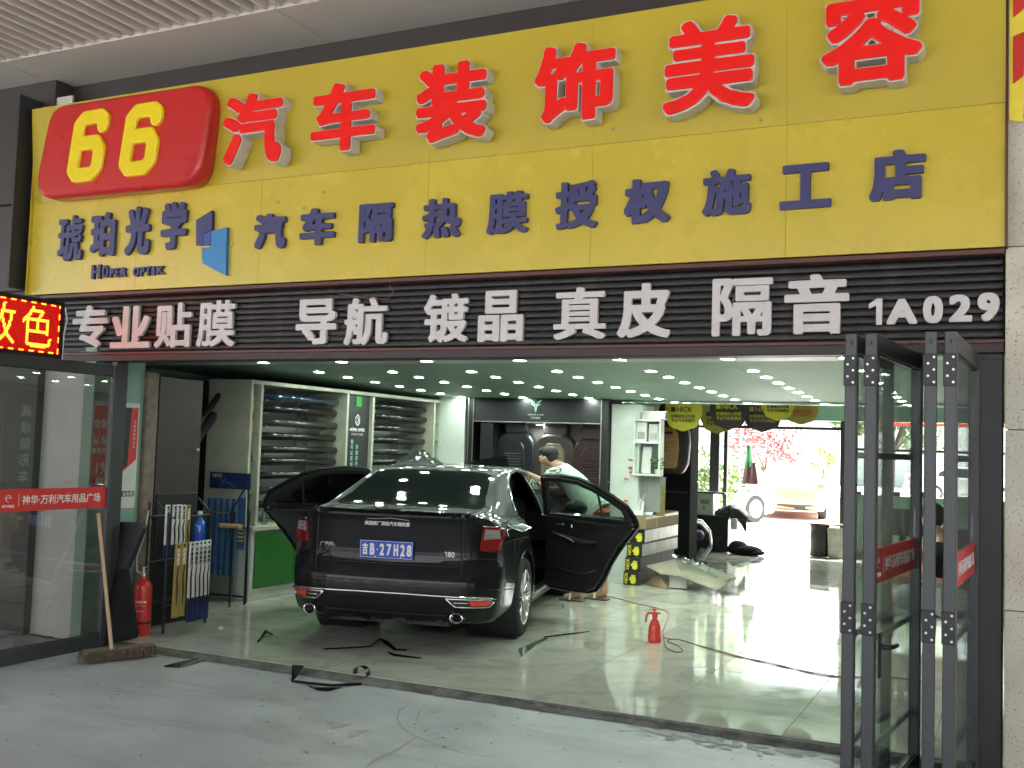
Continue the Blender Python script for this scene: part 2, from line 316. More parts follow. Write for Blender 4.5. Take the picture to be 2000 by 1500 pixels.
def copy_tree(o,parent=None,loc=None,rot=None,scale=None):
    c=o.copy(); COL.objects.link(c); c.parent=parent
    if loc is not None: c.location=loc
    if rot is not None: c.rotation_euler=rot
    if scale is not None: c.scale=scale
    for ch in list(o.children): copy_tree(ch,c)
    return c
XZ=Matrix(((1,0,0,0),(0,0,-1,0),(0,1,0,0),(0,0,0,1)))     # curve plane (x,y,depth z) -> (x,-z,y): stands upright, faces -Y

# ------------------------------------------------------------------ lettering
def text_tris(s,spacing=1.0):
    c=bpy.data.curves.new('t','FONT'); c.body=s; c.size=1; c.resolution_u=4; c.space_character=spacing
    o=bpy.data.objects.new('t',c); COL.objects.link(o); me=evalmesh(o); bpy.data.objects.remove(o); bpy.data.curves.remove(c)
    me.calc_loop_triangles(); v=np.array([x.co[:2] for x in me.vertices]); t=np.array([x.vertices[:] for x in me.loop_triangles])
    bpy.data.meshes.remove(me); return v,t
def raster(v,t,w,h,g,pad):
    """occupancy grid of triangles scaled into w x h, cell g, with padding"""
    mn=v.min(0); mx=v.max(0); q=(v-mn)/(mx-mn)*np.array([w,h])
    nx=int(math.ceil((w+2*pad)/g))+1; ny=int(math.ceil((h+2*pad)/g))+1
    A=np.zeros((ny,nx),bool); q=(q+pad)/g
    for a,b,c in t:
        P,Q,S=q[a],q[b],q[c]
        x0=max(int(min(P[0],Q[0],S[0])),0); x1=min(int(max(P[0],Q[0],S[0]))+2,nx); y0=max(int(min(P[1],Q[1],S[1])),0); y1=min(int(max(P[1],Q[1],S[1]))+2,ny)
        yy,xx=np.mgrid[y0:y1,x0:x1]
        d1=(Q[0]-P[0])*(yy-P[1])-(Q[1]-P[1])*(xx-P[0]); d2=(S[0]-Q[0])*(yy-Q[1])-(S[1]-Q[1])*(xx-Q[0]); d3=(P[0]-S[0])*(yy-S[1])-(P[1]-S[1])*(xx-S[0])
        ins=((d1>=-1e-6)&(d2>=-1e-6)&(d3>=-1e-6))|((d1<=1e-6)&(d2<=1e-6)&(d3<=1e-6))
        A[y0:y1,x0:x1]|=ins
    return A
def dilate(A,rx,ry,p=6):
    B=A.copy(); ny,nx=A.shape
    for dy in range(-int(ry)-1,int(ry)+2):
        for dx in range(-int(rx)-1,int(rx)+2):
            if (abs(dx)/max(rx,.01))**p+(abs(dy)/max(ry,.01))**p>1: continue
            ys=slice(max(0,dy),ny+min(0,dy)); yt=slice(max(0,-dy),ny+min(0,-dy)); xs=slice(max(0,dx),nx+min(0,dx)); xt=slice(max(0,-dx),nx+min(0,-dx))
            B[ys,xs]|=A[yt,xt]
    return B
def blur(F,n=2):
    for _ in range(n):
        F=(np.roll(F,1,0)+2*F+np.roll(F,-1,0))/4; F=(np.roll(F,1,1)+2*F+np.roll(F,-1,1))/4
    return F
def contours(F,g,ox,oy,tol=.3,thr=.5):
    """marching squares -> simplified closed loops"""
    ny,nx=F.shape; B=F>thr
    code=(B[:-1,:-1]*1+B[:-1,1:]*2+B[1:,1:]*4+B[1:,:-1]*8)
    ys,xs=np.nonzero((code>0)&(code<15))
    T={1:[(3,0)],2:[(0,1)],3:[(3,1)],4:[(1,2)],5:[(3,2),(1,0)],6:[(0,2)],7:[(3,2)],8:[(2,3)],9:[(2,0)],10:[(0,3),(2,1)],11:[(2,1)],12:[(1,3)],13:[(1,0)],14:[(0,3)]}
    def pt(y,x,e):
        if e==0: k=('h',y,x); a,b=F[y,x],F[y,x+1]; t=(thr-a)/(b-a); return k,(x+t,y)
        if e==2: k=('h',y+1,x); a,b=F[y+1,x],F[y+1,x+1]; t=(thr-a)/(b-a); return k,(x+t,y+1)
        if e==3: k=('v',y,x); a,b=F[y,x],F[y+1,x]; t=(thr-a)/(b-a); return k,(x,y+t)
        k=('v',y,x+1); a,b=F[y,x+1],F[y+1,x+1]; t=(thr-a)/(b-a); return k,(x+1,y+t)
    nxt={}; pos={}
    for y,x in zip(ys.tolist(),xs.tolist()):
        for a,b in T[int(code[y,x])]:
            ka,pa=pt(y,x,a); kb,pb=pt(y,x,b); nxt[ka]=kb; pos[ka]=pa; pos[kb]=pb
    loops=[]
    while nxt:
        k0=next(iter(nxt)); L=[]; k=k0
        while k in nxt:
            L.append(pos[k]); k=nxt.pop(k)
        if len(L)>5: loops.append(rdp_closed(L,tol))
    return [[(ox+x*g,oy+y*g) for x,y in L] for L in loops if len(L)>2]
def rdp(P,tol):
    n=len(P); keep=[False]*n; keep[0]=keep[-1]=True; st=[(0,n-1)]
    A=np.array(P)
    while st:
        a,b=st.pop()
        if b-a<2: continue
        d=A[b]-A[a]; L=math.hypot(*d)
        q=A[a+1:b]-A[a]
        dist=np.abs(d[0]*q[:,1]-d[1]*q[:,0])/L if L>1e-9 else np.hypot(q[:,0],q[:,1])
        i=int(dist.argmax())
        if dist[i]>tol: keep[a+1+i]=True; st+=[(a,a+1+i),(a+1+i,b)]
    return [p for p,k in zip(P,keep) if k]
def rdp_closed(L,tol):
    h=len(L)//2; return rdp(L[:h+1],tol)[:-1]+rdp(L[h:]+L[:1],tol)[:-1]
def curve_mesh(loops,extrude,bevel=0,xf=XZ):
    c=bpy.data.curves.new('c','CURVE'); c.dimensions='2D'; c.fill_mode='BOTH'; c.extrude=extrude; c.bevel_depth=bevel; c.bevel_resolution=1
    for L in loops:
        s=c.splines.new('POLY'); s.points.add(len(L)-1)
        for i,p in enumerate(L): s.points[i].co=(p[0],p[1],0,1)
        s.use_cyclic_u=True
    o=bpy.data.objects.new('c',c); COL.objects.link(o); me=evalmesh(o); bpy.data.objects.remove(o); bpy.data.curves.remove(c)
    if xf is not None: me.transform(xf)
    return me
GC={}
def glyph(ch,w,h,dil,dilv=None,extrude=.02,bevel=.004,res=80,shrink=0,smooth=1,p=6):
    """heavy sign letter w x h (outside), centred on the local origin; strokes thickened by dil (m); shrink pulls the outline back in"""
    g=h/res; dilv=dil if dilv is None else dilv; pad=.08*h+dil
    if ch not in GC: GC[ch]=text_tris(ch)
    v,t=GC[ch]
    A=raster(v,t,w-2*dil,h-2*dilv,g,pad); A=dilate(A,(dil-shrink-bevel)/g,(dilv-shrink-bevel)/g,p)
    F=blur(A.astype(float),smooth)
    L=contours(F,g,-pad-(w-2*dil)/2,-pad-(h-2*dilv)/2)
    return curve_mesh(L,extrude,bevel)
def stroke_shape(paths,rad,g,extrude,bevel,shear=0,sm=2):
    """union of thick polylines -> one solid"""
    P=np.array([p for q in paths for p in q]); mn=P.min(0)-rad*2; mx=P.max(0)+rad*2
    xs=np.arange(mn[0],mx[0],g); ys=np.arange(mn[1],mx[1],g); X,Y=np.meshgrid(xs,ys); D=np.full(X.shape,9.)
    for q in paths:
        for a,b in zip(q[:-1],q[1:]):
            dx,dy=b[0]-a[0],b[1]-a[1]; L=dx*dx+dy*dy or 1e-9
            t=np.clip(((X-a[0])*dx+(Y-a[1])*dy)/L,0,1); D=np.minimum(D,np.hypot(X-a[0]-t*dx,Y-a[1]-t*dy))
    L=contours(blur(np.clip(.5-(D-rad)/g/2,0,1),sm),g,mn[0],mn[1],.15)
    L=[[(x+shear*y,y) for x,y in q] for q in L]
    return curve_mesh(L,extrude,bevel)
def shape(loops,th,bevel=0):
    return curve_mesh(loops,th/2,bevel)
def txt(s,w=None,h=None,th=.002,spacing=1.0,bold=0):
    """one line of small print centred on the origin, facing -Y"""
    c=bpy.data.curves.new('t','FONT'); c.body=s; c.size=1; c.resolution_u=2; c.space_character=spacing; c.extrude=.001; c.offset=0; c.space_line=1.1
    c.align_x='CENTER'
    o=bpy.data.objects.new('t',c); COL.objects.link(o); me=evalmesh(o); bpy.data.objects.remove(o); bpy.data.curves.remove(c)
    n=len(me.vertices); co=np.empty(n*3); me.vertices.foreach_get('co',co); co=co.reshape(-1,3)
    mn=co.min(0); mx=co.max(0); sz=mx-mn
    if w is None: w=sz[0]*h/sz[1]
    if h is None: h=sz[1]*w/sz[0]
    co[:,0]=(co[:,0]-(mn[0]+mx[0])/2)*w/sz[0]; co[:,1]=(co[:,1]-(mn[1]+mx[1])/2)*h/sz[1]; co[:,2]=(co[:,2]>0)*th-th/2
    me.vertices.foreach_set('co',co.ravel()); me.update(); me.transform(XZ)
    if bold:
        b=bmesh.new(); b.from_mesh(me); b2=bpy.data.meshes.new('x')
        for i,(dx,dz) in enumerate([(bold,0),(-bold,0),(0,bold),(0,-bold)]):
            t=me.copy(); t.transform(Matrix.Translation((dx,-.00025*(i+1),dz))); b.from_mesh(t); bpy.data.meshes.remove(t)
        b.to_mesh(me); b.free()
    return me
def skin(verts,edges,radii,root=0,sub=2,name='m'):
    me=bpy.data.meshes.new(name); me.from_pydata([tuple(v) for v in verts],edges,[])
    o=bpy.data.objects.new('s',me); COL.objects.link(o); o.modifiers.new('s','SKIN')
    for i,d in enumerate(me.skin_vertices[0].data):
        r=radii[i]; d.radius=(r,r) if not isinstance(r,(tuple,list)) else r; d.use_root=(i==root)
    s=o.modifiers.new('u','SUBSURF'); s.levels=sub; s.render_levels=sub
    out=evalmesh(o); bpy.data.objects.remove(o); bpy.data.meshes.remove(me); out.materials.clear(); return out

# ================================================================== SETTING
# ground sheet to the horizon, the shop floor slab with its tiles, the worn lip between them
g_=MB(); g_.poly([(-60,-60,0),(40,-60,0),(40,.12,0),(-60,.12,0)]); ground=struct(g_.obj('ground','concrete'))
g_=MB(); g_.poly([(-150,12.2,-.01),(150,12.2,-.01),(150,300,-.01),(-150,300,-.01)]); g_.poly([(-150,-300,-.012),(150,-300,-.012),(150,-50,-.012),(-150,-50,-.012)]); struct(g_.obj('far_ground','lot'))
FZ=.04
def thr(x): return .095+(x+6.3)*.0205        # front edge of the shop floor
lip=MB()
xs=[-7.5+i*.05 for i in range(151)]
def jit(i,a): return a*math.sin(i*12.9898+a*77)*.5+a*math.sin(i*4.13)*.5
V=[];F=[]
for i,x in enumerate(xs):
    y=thr(x); rough=.012 if x<-1.9 else .03
    V+= [(x,y-.10+jit(i,rough),.004),(x,y-.085+jit(i+3,rough*.6),.012+jit(i+9,.004)),(x,y-.03+jit(i+5,rough*.4),.02+abs(jit(i+1,.012))),(x,y-.004,FZ-.004),(x,y+.05,FZ-.006)]
for i in range(len(xs)-1):
    for k in range(4): a=i*5+k; F.append((a,a+5,a+6,a+1))
lip.raw(V,F)
m_('worn_cement',(.13,.125,.11),.85,var=.35,vs=9,bump=.6,bs=45,dirt=(.05,.048,.042),dsc=5,dlo=.45,dhi=.65)
struct(lip.obj('threshold','worn_cement',smooth=True))
floor=struct(MB().box(-8.4,.05,.14,12.2,-.05,.034,0).obj('floor','worn_cement'))
tl=[(-8.3+.0,)]
TX=[-8.345+.795*i for i in range(12)]; TY=[-.612+.796*i for i in range(18)]
tile_me={}
for i in range(len(TX)-1):
    for j in range(len(TY)-1):
        x0,x1=TX[i],min(TX[i+1],.05); y0,y1=TY[j],min(TY[j+1],12.2)
        if y1<.3 or x1<-8.2: continue
        if y0<.3:
            g=.0015; b=MB(); b.poly([(x0+g,thr(x0)+.002,.03),(x1-g,thr(x1)+.002,.03),(x1-g,y1-g,.03),(x0+g,y1-g,.03)],(0,0,.01)); b.obj('tile','tile',floor); continue
        k=(round(x1-x0,3),round(y1-y0,3))
        if k not in tile_me:
            b=MB(); b.box(0.0015,k[0]-.0015,.0015,k[1]-.0015,-.01,0,.0012); tile_me[k]=b.mesh('tile'); tile_me[k].materials.append(M['tile'])
        t=link('tile',tile_me[k],None,floor,(x0,y0,FZ+random.uniform(-.0003,.0003)))
        t.rotation_euler=(random.uniform(-.0006,.0006),random.uniform(-.0006,.0006),0)

# interior shell
CZ=lambda y:2.372-.027*(y-2.8)
c=MB(); c.poly([(-8.4,1.62,CZ(1.62)+.012),(-8.4,6.25,CZ(6.25)+.012),(.05,6.25,CZ(6.25)+.012),(.05,1.62,CZ(1.62)+.012)],(0,0,.12)); ceiling=struct(c.obj('ceiling','charcoal'))
for i in range(4):
    for j in range(4):
        x0=-8.4+i*2.1125; y0=1.62+j*1.1575; g=.002
        c=MB(); c.poly([(x0+g,y0+g,CZ(y0+g)),(x0+g,y0+1.1575-g,CZ(y0+1.1575-g)),(x0+2.1125-g,y0+1.1575-g,CZ(y0+1.1575-g)),(x0+2.1125-g,y0+g,CZ(y0+g))],(0,0,.010)); c.obj('ceiling_panel','ceil_green',ceiling)
struct(box('ceiling_bulkhead',-8.4,.05,.12,1.615,2.345,2.5,'white_paint'))
c=MB(); c.box(-8.4,.05,6.255,12.0,2.78,2.9); struct(c.obj('rear_ceiling','wall_green'))
struct(box('ceiling_drop',-8.4,.05,6.252,6.31,2.262,2.9,'wall_green'))
struct(box('ceiling_edge_trim',-4.45,.0,6.22,6.25,2.245,2.275,'chrome',bev=0.004))
struct(box('left_wall',-8.5,-8.4,.12,12.1,0,3,'wall_green'))
struct(box('right_wall',.05,.25,.3,12.1,0,3,'side_wall'))
struct(box('roof',-12,10,.3,12.3,4.9,5.1,'wall_far')); struct(box('shade_block',-34,30,-8.9,12.3,5.2,14,'wall_far'))  # unseen block over the roof, added to keep sun off the forecourt
struct(box('upper_facade',-12,10,.12,.3,2.35,5.1,'fascia'))
# entrance left wall stub carrying the poster, and its old timber post
struct(box('entry_wall',-6.72,-6.6,-.03,.50,0,2.35,'wall_green'))
struct(box('entry_wall_return',-8.4,-6.72,.0,.12,0,2.35,'white_paint'))
post=box('wall_post',-6.72,-6.56,.502,.63,FZ,2.19,'old_wood',bev=.008); tag(post,'worn brownish timber post with chipped edges behind the fire extinguisher','post')
dk=empty('storage_door',(-6.5,.64,FZ),0,'tall dark brown plain door panel behind the wiper blade rack','door')
box('door_leaf',-.10,-.06,0,.52,0,2.12,'dark_brown',dk); box('kick_board',-.06,-.045,.02,.50,.02,1.12,'black',dk); MB().sph((-.035,.46,1.5),.018).obj('knob','steel',dk)
# stair going up in the dark recess
st=empty('staircase',(-8.3,1.1,FZ),0,'dark sloping staircase rail in the recess beside the grey cabinet side','staircase')
for i in range(9): box('step',0+.0,.9,.12*i,.12*i+.13,.2*i+.15,.2*i+.19,'charcoal',st)
MB().tube([(1.05,.05,.95),(1.05,1.05,2.05)],.03).obj('handrail','black',st); MB().tube([(1.0,.05,.75),(1.0,1.05,1.85)],.045).obj('stringer','charcoal',st)
MB().sph((1.08,.10,.95),.028).obj('end_cap','digit_yellow',st)
MB().box(-.1,1.0,1.06,1.09,0,2.2).obj('back_panel','black',st)

# facade: shutter housing, fascia, columns
W1=empty('slatted_fascia',(0,0,0),0,'long black ribbed fascia with white letters reading film, navigation, coating, leather, soundproofing above the entrance','fascia sign')
nsl=11; z0,z1=2.318,2.79
sm_=MB(); sm_.box(-7.19,-.035,-.018,.02,0,(z1-z0)/nsl-.006,.007,seg=2); sm=sm_.mesh('slat'); sm.materials.append(M['shutter'])
for i in range(nsl): link('slat',sm,None,W1,(0,0,z0+i*(z1-z0)/nsl),smooth=30)
box('backing',-7.2,-.03,.02,.12,2.30,2.85,'black',W1)
hd=box('header_beam',-7.2,-.03,-.035,.119,2.232,2.312,'dark_brown',bev=.006); struct(hd)
struct(box('header_lip',-7.2,-.03,-.05,-.036,2.285,2.305,'trim_brown'))
struct(box('left_jamb',-6.43,-6.375,-.02,.10,.0,2.23,'frame_metal'))
jb=struct(box('right_jamb',-.155,-.035,-.03,.12,0,2.232,'dark_brown',bev=.006)); struct(box('jamb_cover',-.15,-.04,-.045,-.031,0,2.2,'charcoal'))
# stone pier on the right, laid in slabs
pier=empty('stone_pier',(0,0,0),0); pier['kind']='structure'
box('core',-.015,1.3,-.04,.12,0,5,'worn_cement',pier)
zz=[0,.905,1.83,2.785,3.47,4.17,5.0]
for i in range(len(zz)-1):
    for a,b in((-.028,.62),(.625,1.3)):
        box('slab',a,b-.003,-.075,-.041,zz[i]+.003,zz[i+1]-.002,'stone',pier,bev=.002)
# left neighbour wall
nb=empty('neighbour_facade',(0,0,0),0); nb['kind']='structure'
for i,(a,b) in enumerate([(-8.4,-7.36),(-9.6,-8.41),(-10.8,-9.61)]):
    for c,d in((2.82,3.55),(3.56,4.35)): box('cladding_panel',a,b,-.12,-.07,c,d,'fascia',nb,bev=.004)
box('wall_face',-10.8,-7.2,-.069,.12,0,4.6,'fascia',nb)
box('corner_strip',-7.36,-7.33,-.30,-.07,2.82,4.42,'charcoal',nb)
MB().box(-7.27,-7.02,-.05,-.03,4.0,4.45).obj('pale_block','letter_side',nb)
# soffit of the arcade
sf=empty('arcade_soffit',(0,0,0),0); sf['kind']='structure'
SZ=4.60
for i,a in enumerate([-12.1,-9.70,-7.30,-4.55,-2.15,.25,2.65,5.05,7.4]):
    b=[-9.70,-7.30,-4.55,-2.15,.25,2.65,5.05,7.4,9.8][i]
    box('edge_panel',a+.004,b-.004,-.52,.119,SZ,SZ+.03,'soffit',sf,bev=.003)
box('edge_upstand',-12,9.8,-.521,-.51,SZ+.031,SZ+.17,'soffit',sf,bev=0)
box('back_board',-12,9.8,-8.6,-.3,SZ+.171,SZ+.22,'soffit_back',sf,bev=0)
b=MB(); b.box(-.012,.012,-8.55,-.522,SZ+.005,SZ+.12,.002); slm=b.mesh('slat'); slm.materials.append(M['slat'])
b=MB(); b.box(-.045,.045,-8.55,-.522,SZ+.005,SZ+.15,.002); slw=b.mesh('slat'); slw.materials.append(M['soffit'])
x=-12.0; i=0
while x<6:
    wide=(-7.53<x<-7.36) or (-7.2<x<-7.08)
    link('slat',slw if wide else slm,None,sf,(x,0,0)); x+=.125; i+=1
struct(box('outer_beam',-12,9.8,-8.9,-8.6,SZ-.25,SZ+.5,'soffit'))
# the row across the forecourt
opp=empty('opposite_row',(0,-30,0),0,'long pale row of shops across the forecourt behind the camera','building'); 
box('wall',-40,40,-6,0,0,7.5,'wall_far',opp)
wm=MB().box(0,3.2,-.08,.06,.1,2.8).mesh('shopfront'); wm.materials.append(M['charcoal'])
wu=MB().box(0,2.4,-.08,.05,4.2,6.2).mesh('window'); wu.materials.append(M['charcoal'])
for i in range(18): link('shopfront',wm,None,opp,(-38+i*4.2,.02,0)); link('window',wu,None,opp,(-37.6+i*4.2,.02,0))

# ================================================================== YELLOW SHOP SIGN
SG=empty('shop_sign',(0,0,0),0,'big yellow shop sign board with red raised letters, a red 66 plate and navy letters','shop sign')
XL,XR=-7.275,-.03; ZB,ZM,ZT=2.775,3.535,4.305; YS=-.15
tilt=.075
seams=[XL,-6.10,-4.90,-3.50,-2.33,-1.15,XR]
for a,b in zip(seams[:-1],seams[1:]):
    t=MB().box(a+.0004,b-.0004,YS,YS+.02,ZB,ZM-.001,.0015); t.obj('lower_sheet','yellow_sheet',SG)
    t=MB(); t.poly([(a+.0004,YS-.001,ZM),(b-.0004,YS-.001,ZM),(b-.0004,YS-tilt,ZT),(a+.0004,YS-tilt,ZT)],(0,.02,0)); t.obj('upper_sheet','yellow_shaded',SG)
box('edge_return',XL-.004,XL,YS-.03,-.0,ZB,ZT,'yellow_sheet',SG,bev=0); box('edge_return',XR,XR+.012,YS-.02,-.076,ZB,ZT,'trim_brown',SG,bev=0)
box('bottom_trim',XL+.1,XR,YS+.03,-.02,ZB-.03,ZB-.002,'trim_brown',SG); box('top_cap',XL,XR,YS-.03,-.0,ZT+.001,ZT+.012,'yellow_sheet',SG,bev=0)
def ysurf(z): return YS-.001-(tilt*(z-ZM)/(ZT-ZM) if z>ZM else 0)
# row 1: raised red letters with white returns
row1=[('汽',(-4.898,3.870,0.555,0.537)),('车',(-4.110,3.871,0.542,0.494)),('装',(-3.269,3.875,0.544,0.536)),('饰',(-2.411,3.893,0.549,0.501)),('美',(-1.575,3.892,0.565,0.564)),('容',(-0.684,3.927,0.541,0.536))]
for ch,(cx,cz,w,h) in row1:
    me=glyph(ch,w,h,.031,.026,extrude=.053,bevel=0,res=90,p=4); y=ysurf(cz)-.05
    L=link('letter',me,'letter_side',SG,(cx,y,cz),smooth=40)
    fm=glyph(ch,w,h,.031,.026,extrude=.004,bevel=.005,res=90,shrink=.008,p=4)
    link('letter_face',fm,'letter_red',L,(0,-.060,0),smooth=40)
# row 2: navy letters
row2=[('汽',(495,414,557,488)),('车',(585,403,653,481)),('隔',(700,394,767,475)),('热',(824,384,899,467)),('膜',(950,370,1031,459)),('授',(1084,350,1166,449)),('权',(1218,344,1308,439)),('施',(1371,326,1467,423)),('工',(1522,315,1624,410)),('店',(1697,287,1808,395))]
row2b=[(-4.792,3.146,0.286,0.258),(-4.376,3.153,0.299,0.264),(-3.889,3.148,0.277,0.267),(-3.378,3.145,0.291,0.264),(-2.895,3.148,0.295,0.274),(-2.422,3.163,0.280,0.297),(-1.967,3.154,0.288,0.273),(-1.485,3.169,0.287,0.268),(-1.040,3.168,0.285,0.253),(-0.557,3.189,0.288,0.277)]
for (ch,_),(cx,cz,w,h) in zip(row2,row2b):
    d=.0135 if ch in '隔膜热施授' else .018
    link('letter',glyph(ch,w,h,d,d*.7,extrude=.014,bevel=.002,res=110),'navy',SG,(cx,ysurf(cz)-.014,cz),smooth=40)
for ch,(cx,cz,w,h) in [('琥',(-6.802,3.214,0.277,0.376)),('珀',(-6.442,3.223,0.267,0.356)),('光',(-6.074,3.232,0.257,0.381)),('学',(-5.705,3.246,0.257,0.369))]:
    d=.013 if ch=='琥' else .019
    link('letter',glyph(ch,w,h,d*.9,d*.9,extrude=.014,bevel=.002,res=110,smooth=3,p=2),'navy',SG,(cx,ysurf(cz)-.014,cz),smooth=40)
# latin name under it
def latin(s,x0,y0,h0,xs,big):
    pass
lx=[('H',(-6.496,2.929,0.100,0.114)),('Ü',(-6.396,2.928,0.066,0.098)),('P',(-6.326,2.913,0.049,0.075)),('E',(-6.267,2.914,0.049,0.074)),('R',(-6.202,2.915,0.059,0.074)),('O',(-6.070,2.909,0.064,0.073)),('P',(-6.004,2.910,0.048,0.073)),('T',(-5.944,2.912,0.053,0.073)),('I',(-5.892,2.911,0.031,0.070)),('K',(-5.822,2.912,0.078,0.067))]
for ch,(cx,cz,w,h) in lx: link('letter',glyph(ch,w,h,.007,.004,extrude=.012,bevel=.001,res=60),'navy',SG,(cx,ysurf(cz)-.012,cz))
def yz(*p): return [(q[0],q[2]) for q in p]
A=yz((-5.483,-0.180,3.271),(-5.334,-0.180,3.334),(-5.325,-0.180,3.187),(-5.407,-0.180,3.166),(-5.406,-0.180,3.081),(-5.471,-0.180,3.081))
B=yz((-5.402,-0.180,3.161),(-5.334,-0.180,3.180),(-5.332,-0.180,3.073),(-5.401,-0.180,3.081))
C=yz((-5.329,-0.180,3.180),(-5.185,-0.180,3.198),(-5.172,-0.180,2.841),(-5.402,-0.180,2.943),(-5.414,-0.180,3.055),(-5.326,-0.180,3.061))
for L,mm in((A,'navy'),(B,'mid_blue'),(C,'logo_blue')): link('emblem_piece',shape([L],.03),mm,SG,(0,YS-.016,0))
# red plate with 66
ang=0
pc=yz((-6.920,-0.270,4.232),(-5.291,-0.270,4.223),(-5.394,-0.270,3.543),(-7.061,-0.270,3.550))
def roundpoly(P,r,n=7):
    out=[]
    for i,p in enumerate(P):
        p=Vector(p);a=Vector(P[i-1]);b=Vector(P[(i+1)%len(P)]); u=(a-p).normalized();v=(b-p).normalized()
        th=u.angle(v); d=min(r/math.tan(th/2),(a-p).length*.45,(b-p).length*.45); s=p+u*d;e=p+v*d
        for k in range(n+1):
            t=k/n; q=s*(1-t)**2+p*2*t*(1-t)+e*t*t; out.append((q.x,q.y))
    return out
PL=link('number_plate',curve_mesh([roundpoly(pc,.16)],.045,.035),'plate_red',SG,(0,-.235,0),smooth=50); PL['label']='rounded red plate with raised yellow 66'
def six(x0,z0,x1,z1):
    w=x1-x0;h=z1-z0; r=.042; a,b=x0+r,x1-r; c,d=z0+r,z1-r; k=.05
    body=[(b,d-.075),(b,d-.03),(b-.035,d),(a+k,d),(a,d-k),(a,c+k),(a+k,c),(b-k,c),(b,c+k),(b,c+.19),(b-k,c+.25),(a,c+.25)]
    return [body]
for (p,q) in (((-6.594,-0.310,4.158),(-6.374,-0.310,3.624)),((-6.028,-0.310,4.150),(-5.833,-0.310,3.625))):
    cx=(p[0]+q[0])/2; cz=(p[2]+q[2])/2; h=abs(p[2]-q[2])
    me=stroke_shape(six(-.17,-h/2,.17,h/2),.047,.005,.014,.012,shear=.14)
    link('digit',me,'digit_yellow',PL,(cx,-.082,cz),smooth=50)
# small lost film corner creases: bolts along the board
bm_=MB().cyl((0,-.004,0),(0,.004,0),.009,n=10).mesh('bolt'); bm_.materials.append(M['steel'])
for (x,z) in [(-4.75,3.36),(-4.35,3.40),(-4.52,3.30),(-5.3,3.02),(-5.15,3.08),(-2.2,3.62),(-1.3,3.58)]: link('bolt',bm_,None,SG,(x,ysurf(z)-.002,z),rot=(0,0,0),)
# ---------------- white letters on the slatted fascia
for ch,(cx,cz,w,h) in [('专',(-6.676,2.516,0.388,0.340)),('业',(-6.233,2.501,0.419,0.335)),('贴',(-5.792,2.505,0.369,0.348)),('膜',(-5.368,2.509,0.371,0.351)),('导',(-4.448,2.501,0.352,0.328)),('航',(-4.028,2.494,0.360,0.334)),('镀',(-3.392,2.500,0.344,0.328)),('晶',(-2.985,2.503,0.327,0.339)),('真',(-2.433,2.506,0.355,0.329)),('皮',(-2.012,2.513,0.342,0.338)),('隔',(-1.415,2.516,0.353,0.344)),('音',(-0.992,2.521,0.360,0.344)),
   ('1',(-0.675,2.467,0.067,0.143)),('A',(-0.538,2.464,0.160,0.142)),('0',(-0.381,2.470,0.102,0.150)),('2',(-0.245,2.474,0.115,0.148)),('9',(-0.109,2.477,0.108,0.154))]:
    d=.0115 if ch in '膜镀隔贴航晶' else .0155
    if ch in 'A029': d=.012
    if ch=='真': d=.0145
    if ch=='1':
        link('letter',shape([[(.005,-h/2),(w/2,-h/2),(w/2,h/2),(.006,h/2),(-w/2,h*.30),(-w/2,h*.14),(.005,h*.27)]],.024,.002),'sign_white',W1,(cx,-.032,cz)); continue
    link('letter',glyph(ch,w,h,d,.0065 if ch=='真' else d*.8,extrude=.012,bevel=0 if ch=='真' else .002,res=110),'sign_white',W1,(cx,-.032,cz),smooth=40)
# LED board seen end-on along the side wall
LED=empty('led_sign',(-6.72,-.28,2.23),PI/2,'lit red LED message board with glowing yellow characters under the yellow sign','LED sign')
# local x runs towards the shop, so start at negative x
LB=.84; LH=.45
box('housing',-LB,.015,0,.06,0,LH,'black',LED,bev=.008); box('bezel',-LB,.015,-.012,0,LH-.03,LH,'black',LED,bev=.003); box('bezel',-LB,.015,-.012,0,0,.03,'black',LED,bev=.003); box('bezel',-.012,.015,-.012,-.0005,.031,LH-.031,'black',LED,bev=0)
box('face',-LB,-.013,-.003,-.0005,.031,LH-.031,'led_face',LED,bev=0)
rows=34; pit=(LH-.07)/rows; cols=int((LB-.03)/pit)
grid=np.zeros((rows,cols),int)
for n_,ch in enumerate('色改'):
    v,t=text_tris(ch); n=28; A_=raster(v,t,n*.86,n,1,0)[:n,:n]; A_=A_[:, :int(n)]
    r0_=3; c0=cols-3-(n_+1)*n-(n_*1)
    for i in range(min(n,A_.shape[0])):
        for j in range(min(n,A_.shape[1])):
            if A_[i,j] and 0<=c0+j<cols: grid[r0_+i,c0+j]=2
for j in range(cols):
    if (j//4)%2==0: grid[0,j]=1; grid[rows-1,j]=1
for i in range(rows):
    if (i//4)%2==0: grid[i,cols-1]=1
for kind,nm,mm in((2,'lit_dots','led_yellow'),(1,'border_dots','led_yellow'),(0,'dim_dots','led_dim')):
    b=MB(); vs=[];fs=[]
    s=pit*(.47 if kind else .3)
    for i in range(rows):
        for j in range(cols):
            if grid[i,j]!=kind: continue
            x=-.02-(cols-j)*pit+pit/2; z=.035+(i+.5)*pit; k=len(vs)
            vs+=[(x-s,-.005,z-s),(x+s,-.005,z-s),(x+s,-.005,z+s),(x-s,-.005,z+s)]; fs.append((k,k+1,k+2,k+3))
    b.raw(vs,fs); o=b.obj(nm,mm,LED); o['kind']='stuff'
wire=MB().tube([(-6.872,-0.120,2.666),(-6.869,-0.100,2.564),(-6.890,-0.100,2.461),(-6.899,-0.100,2.295),(-6.900,-0.100,2.232)],.006,6).obj('sign_cable','text_white'); tag(wire,'thin pale cable hanging down beside the LED sign','cable')
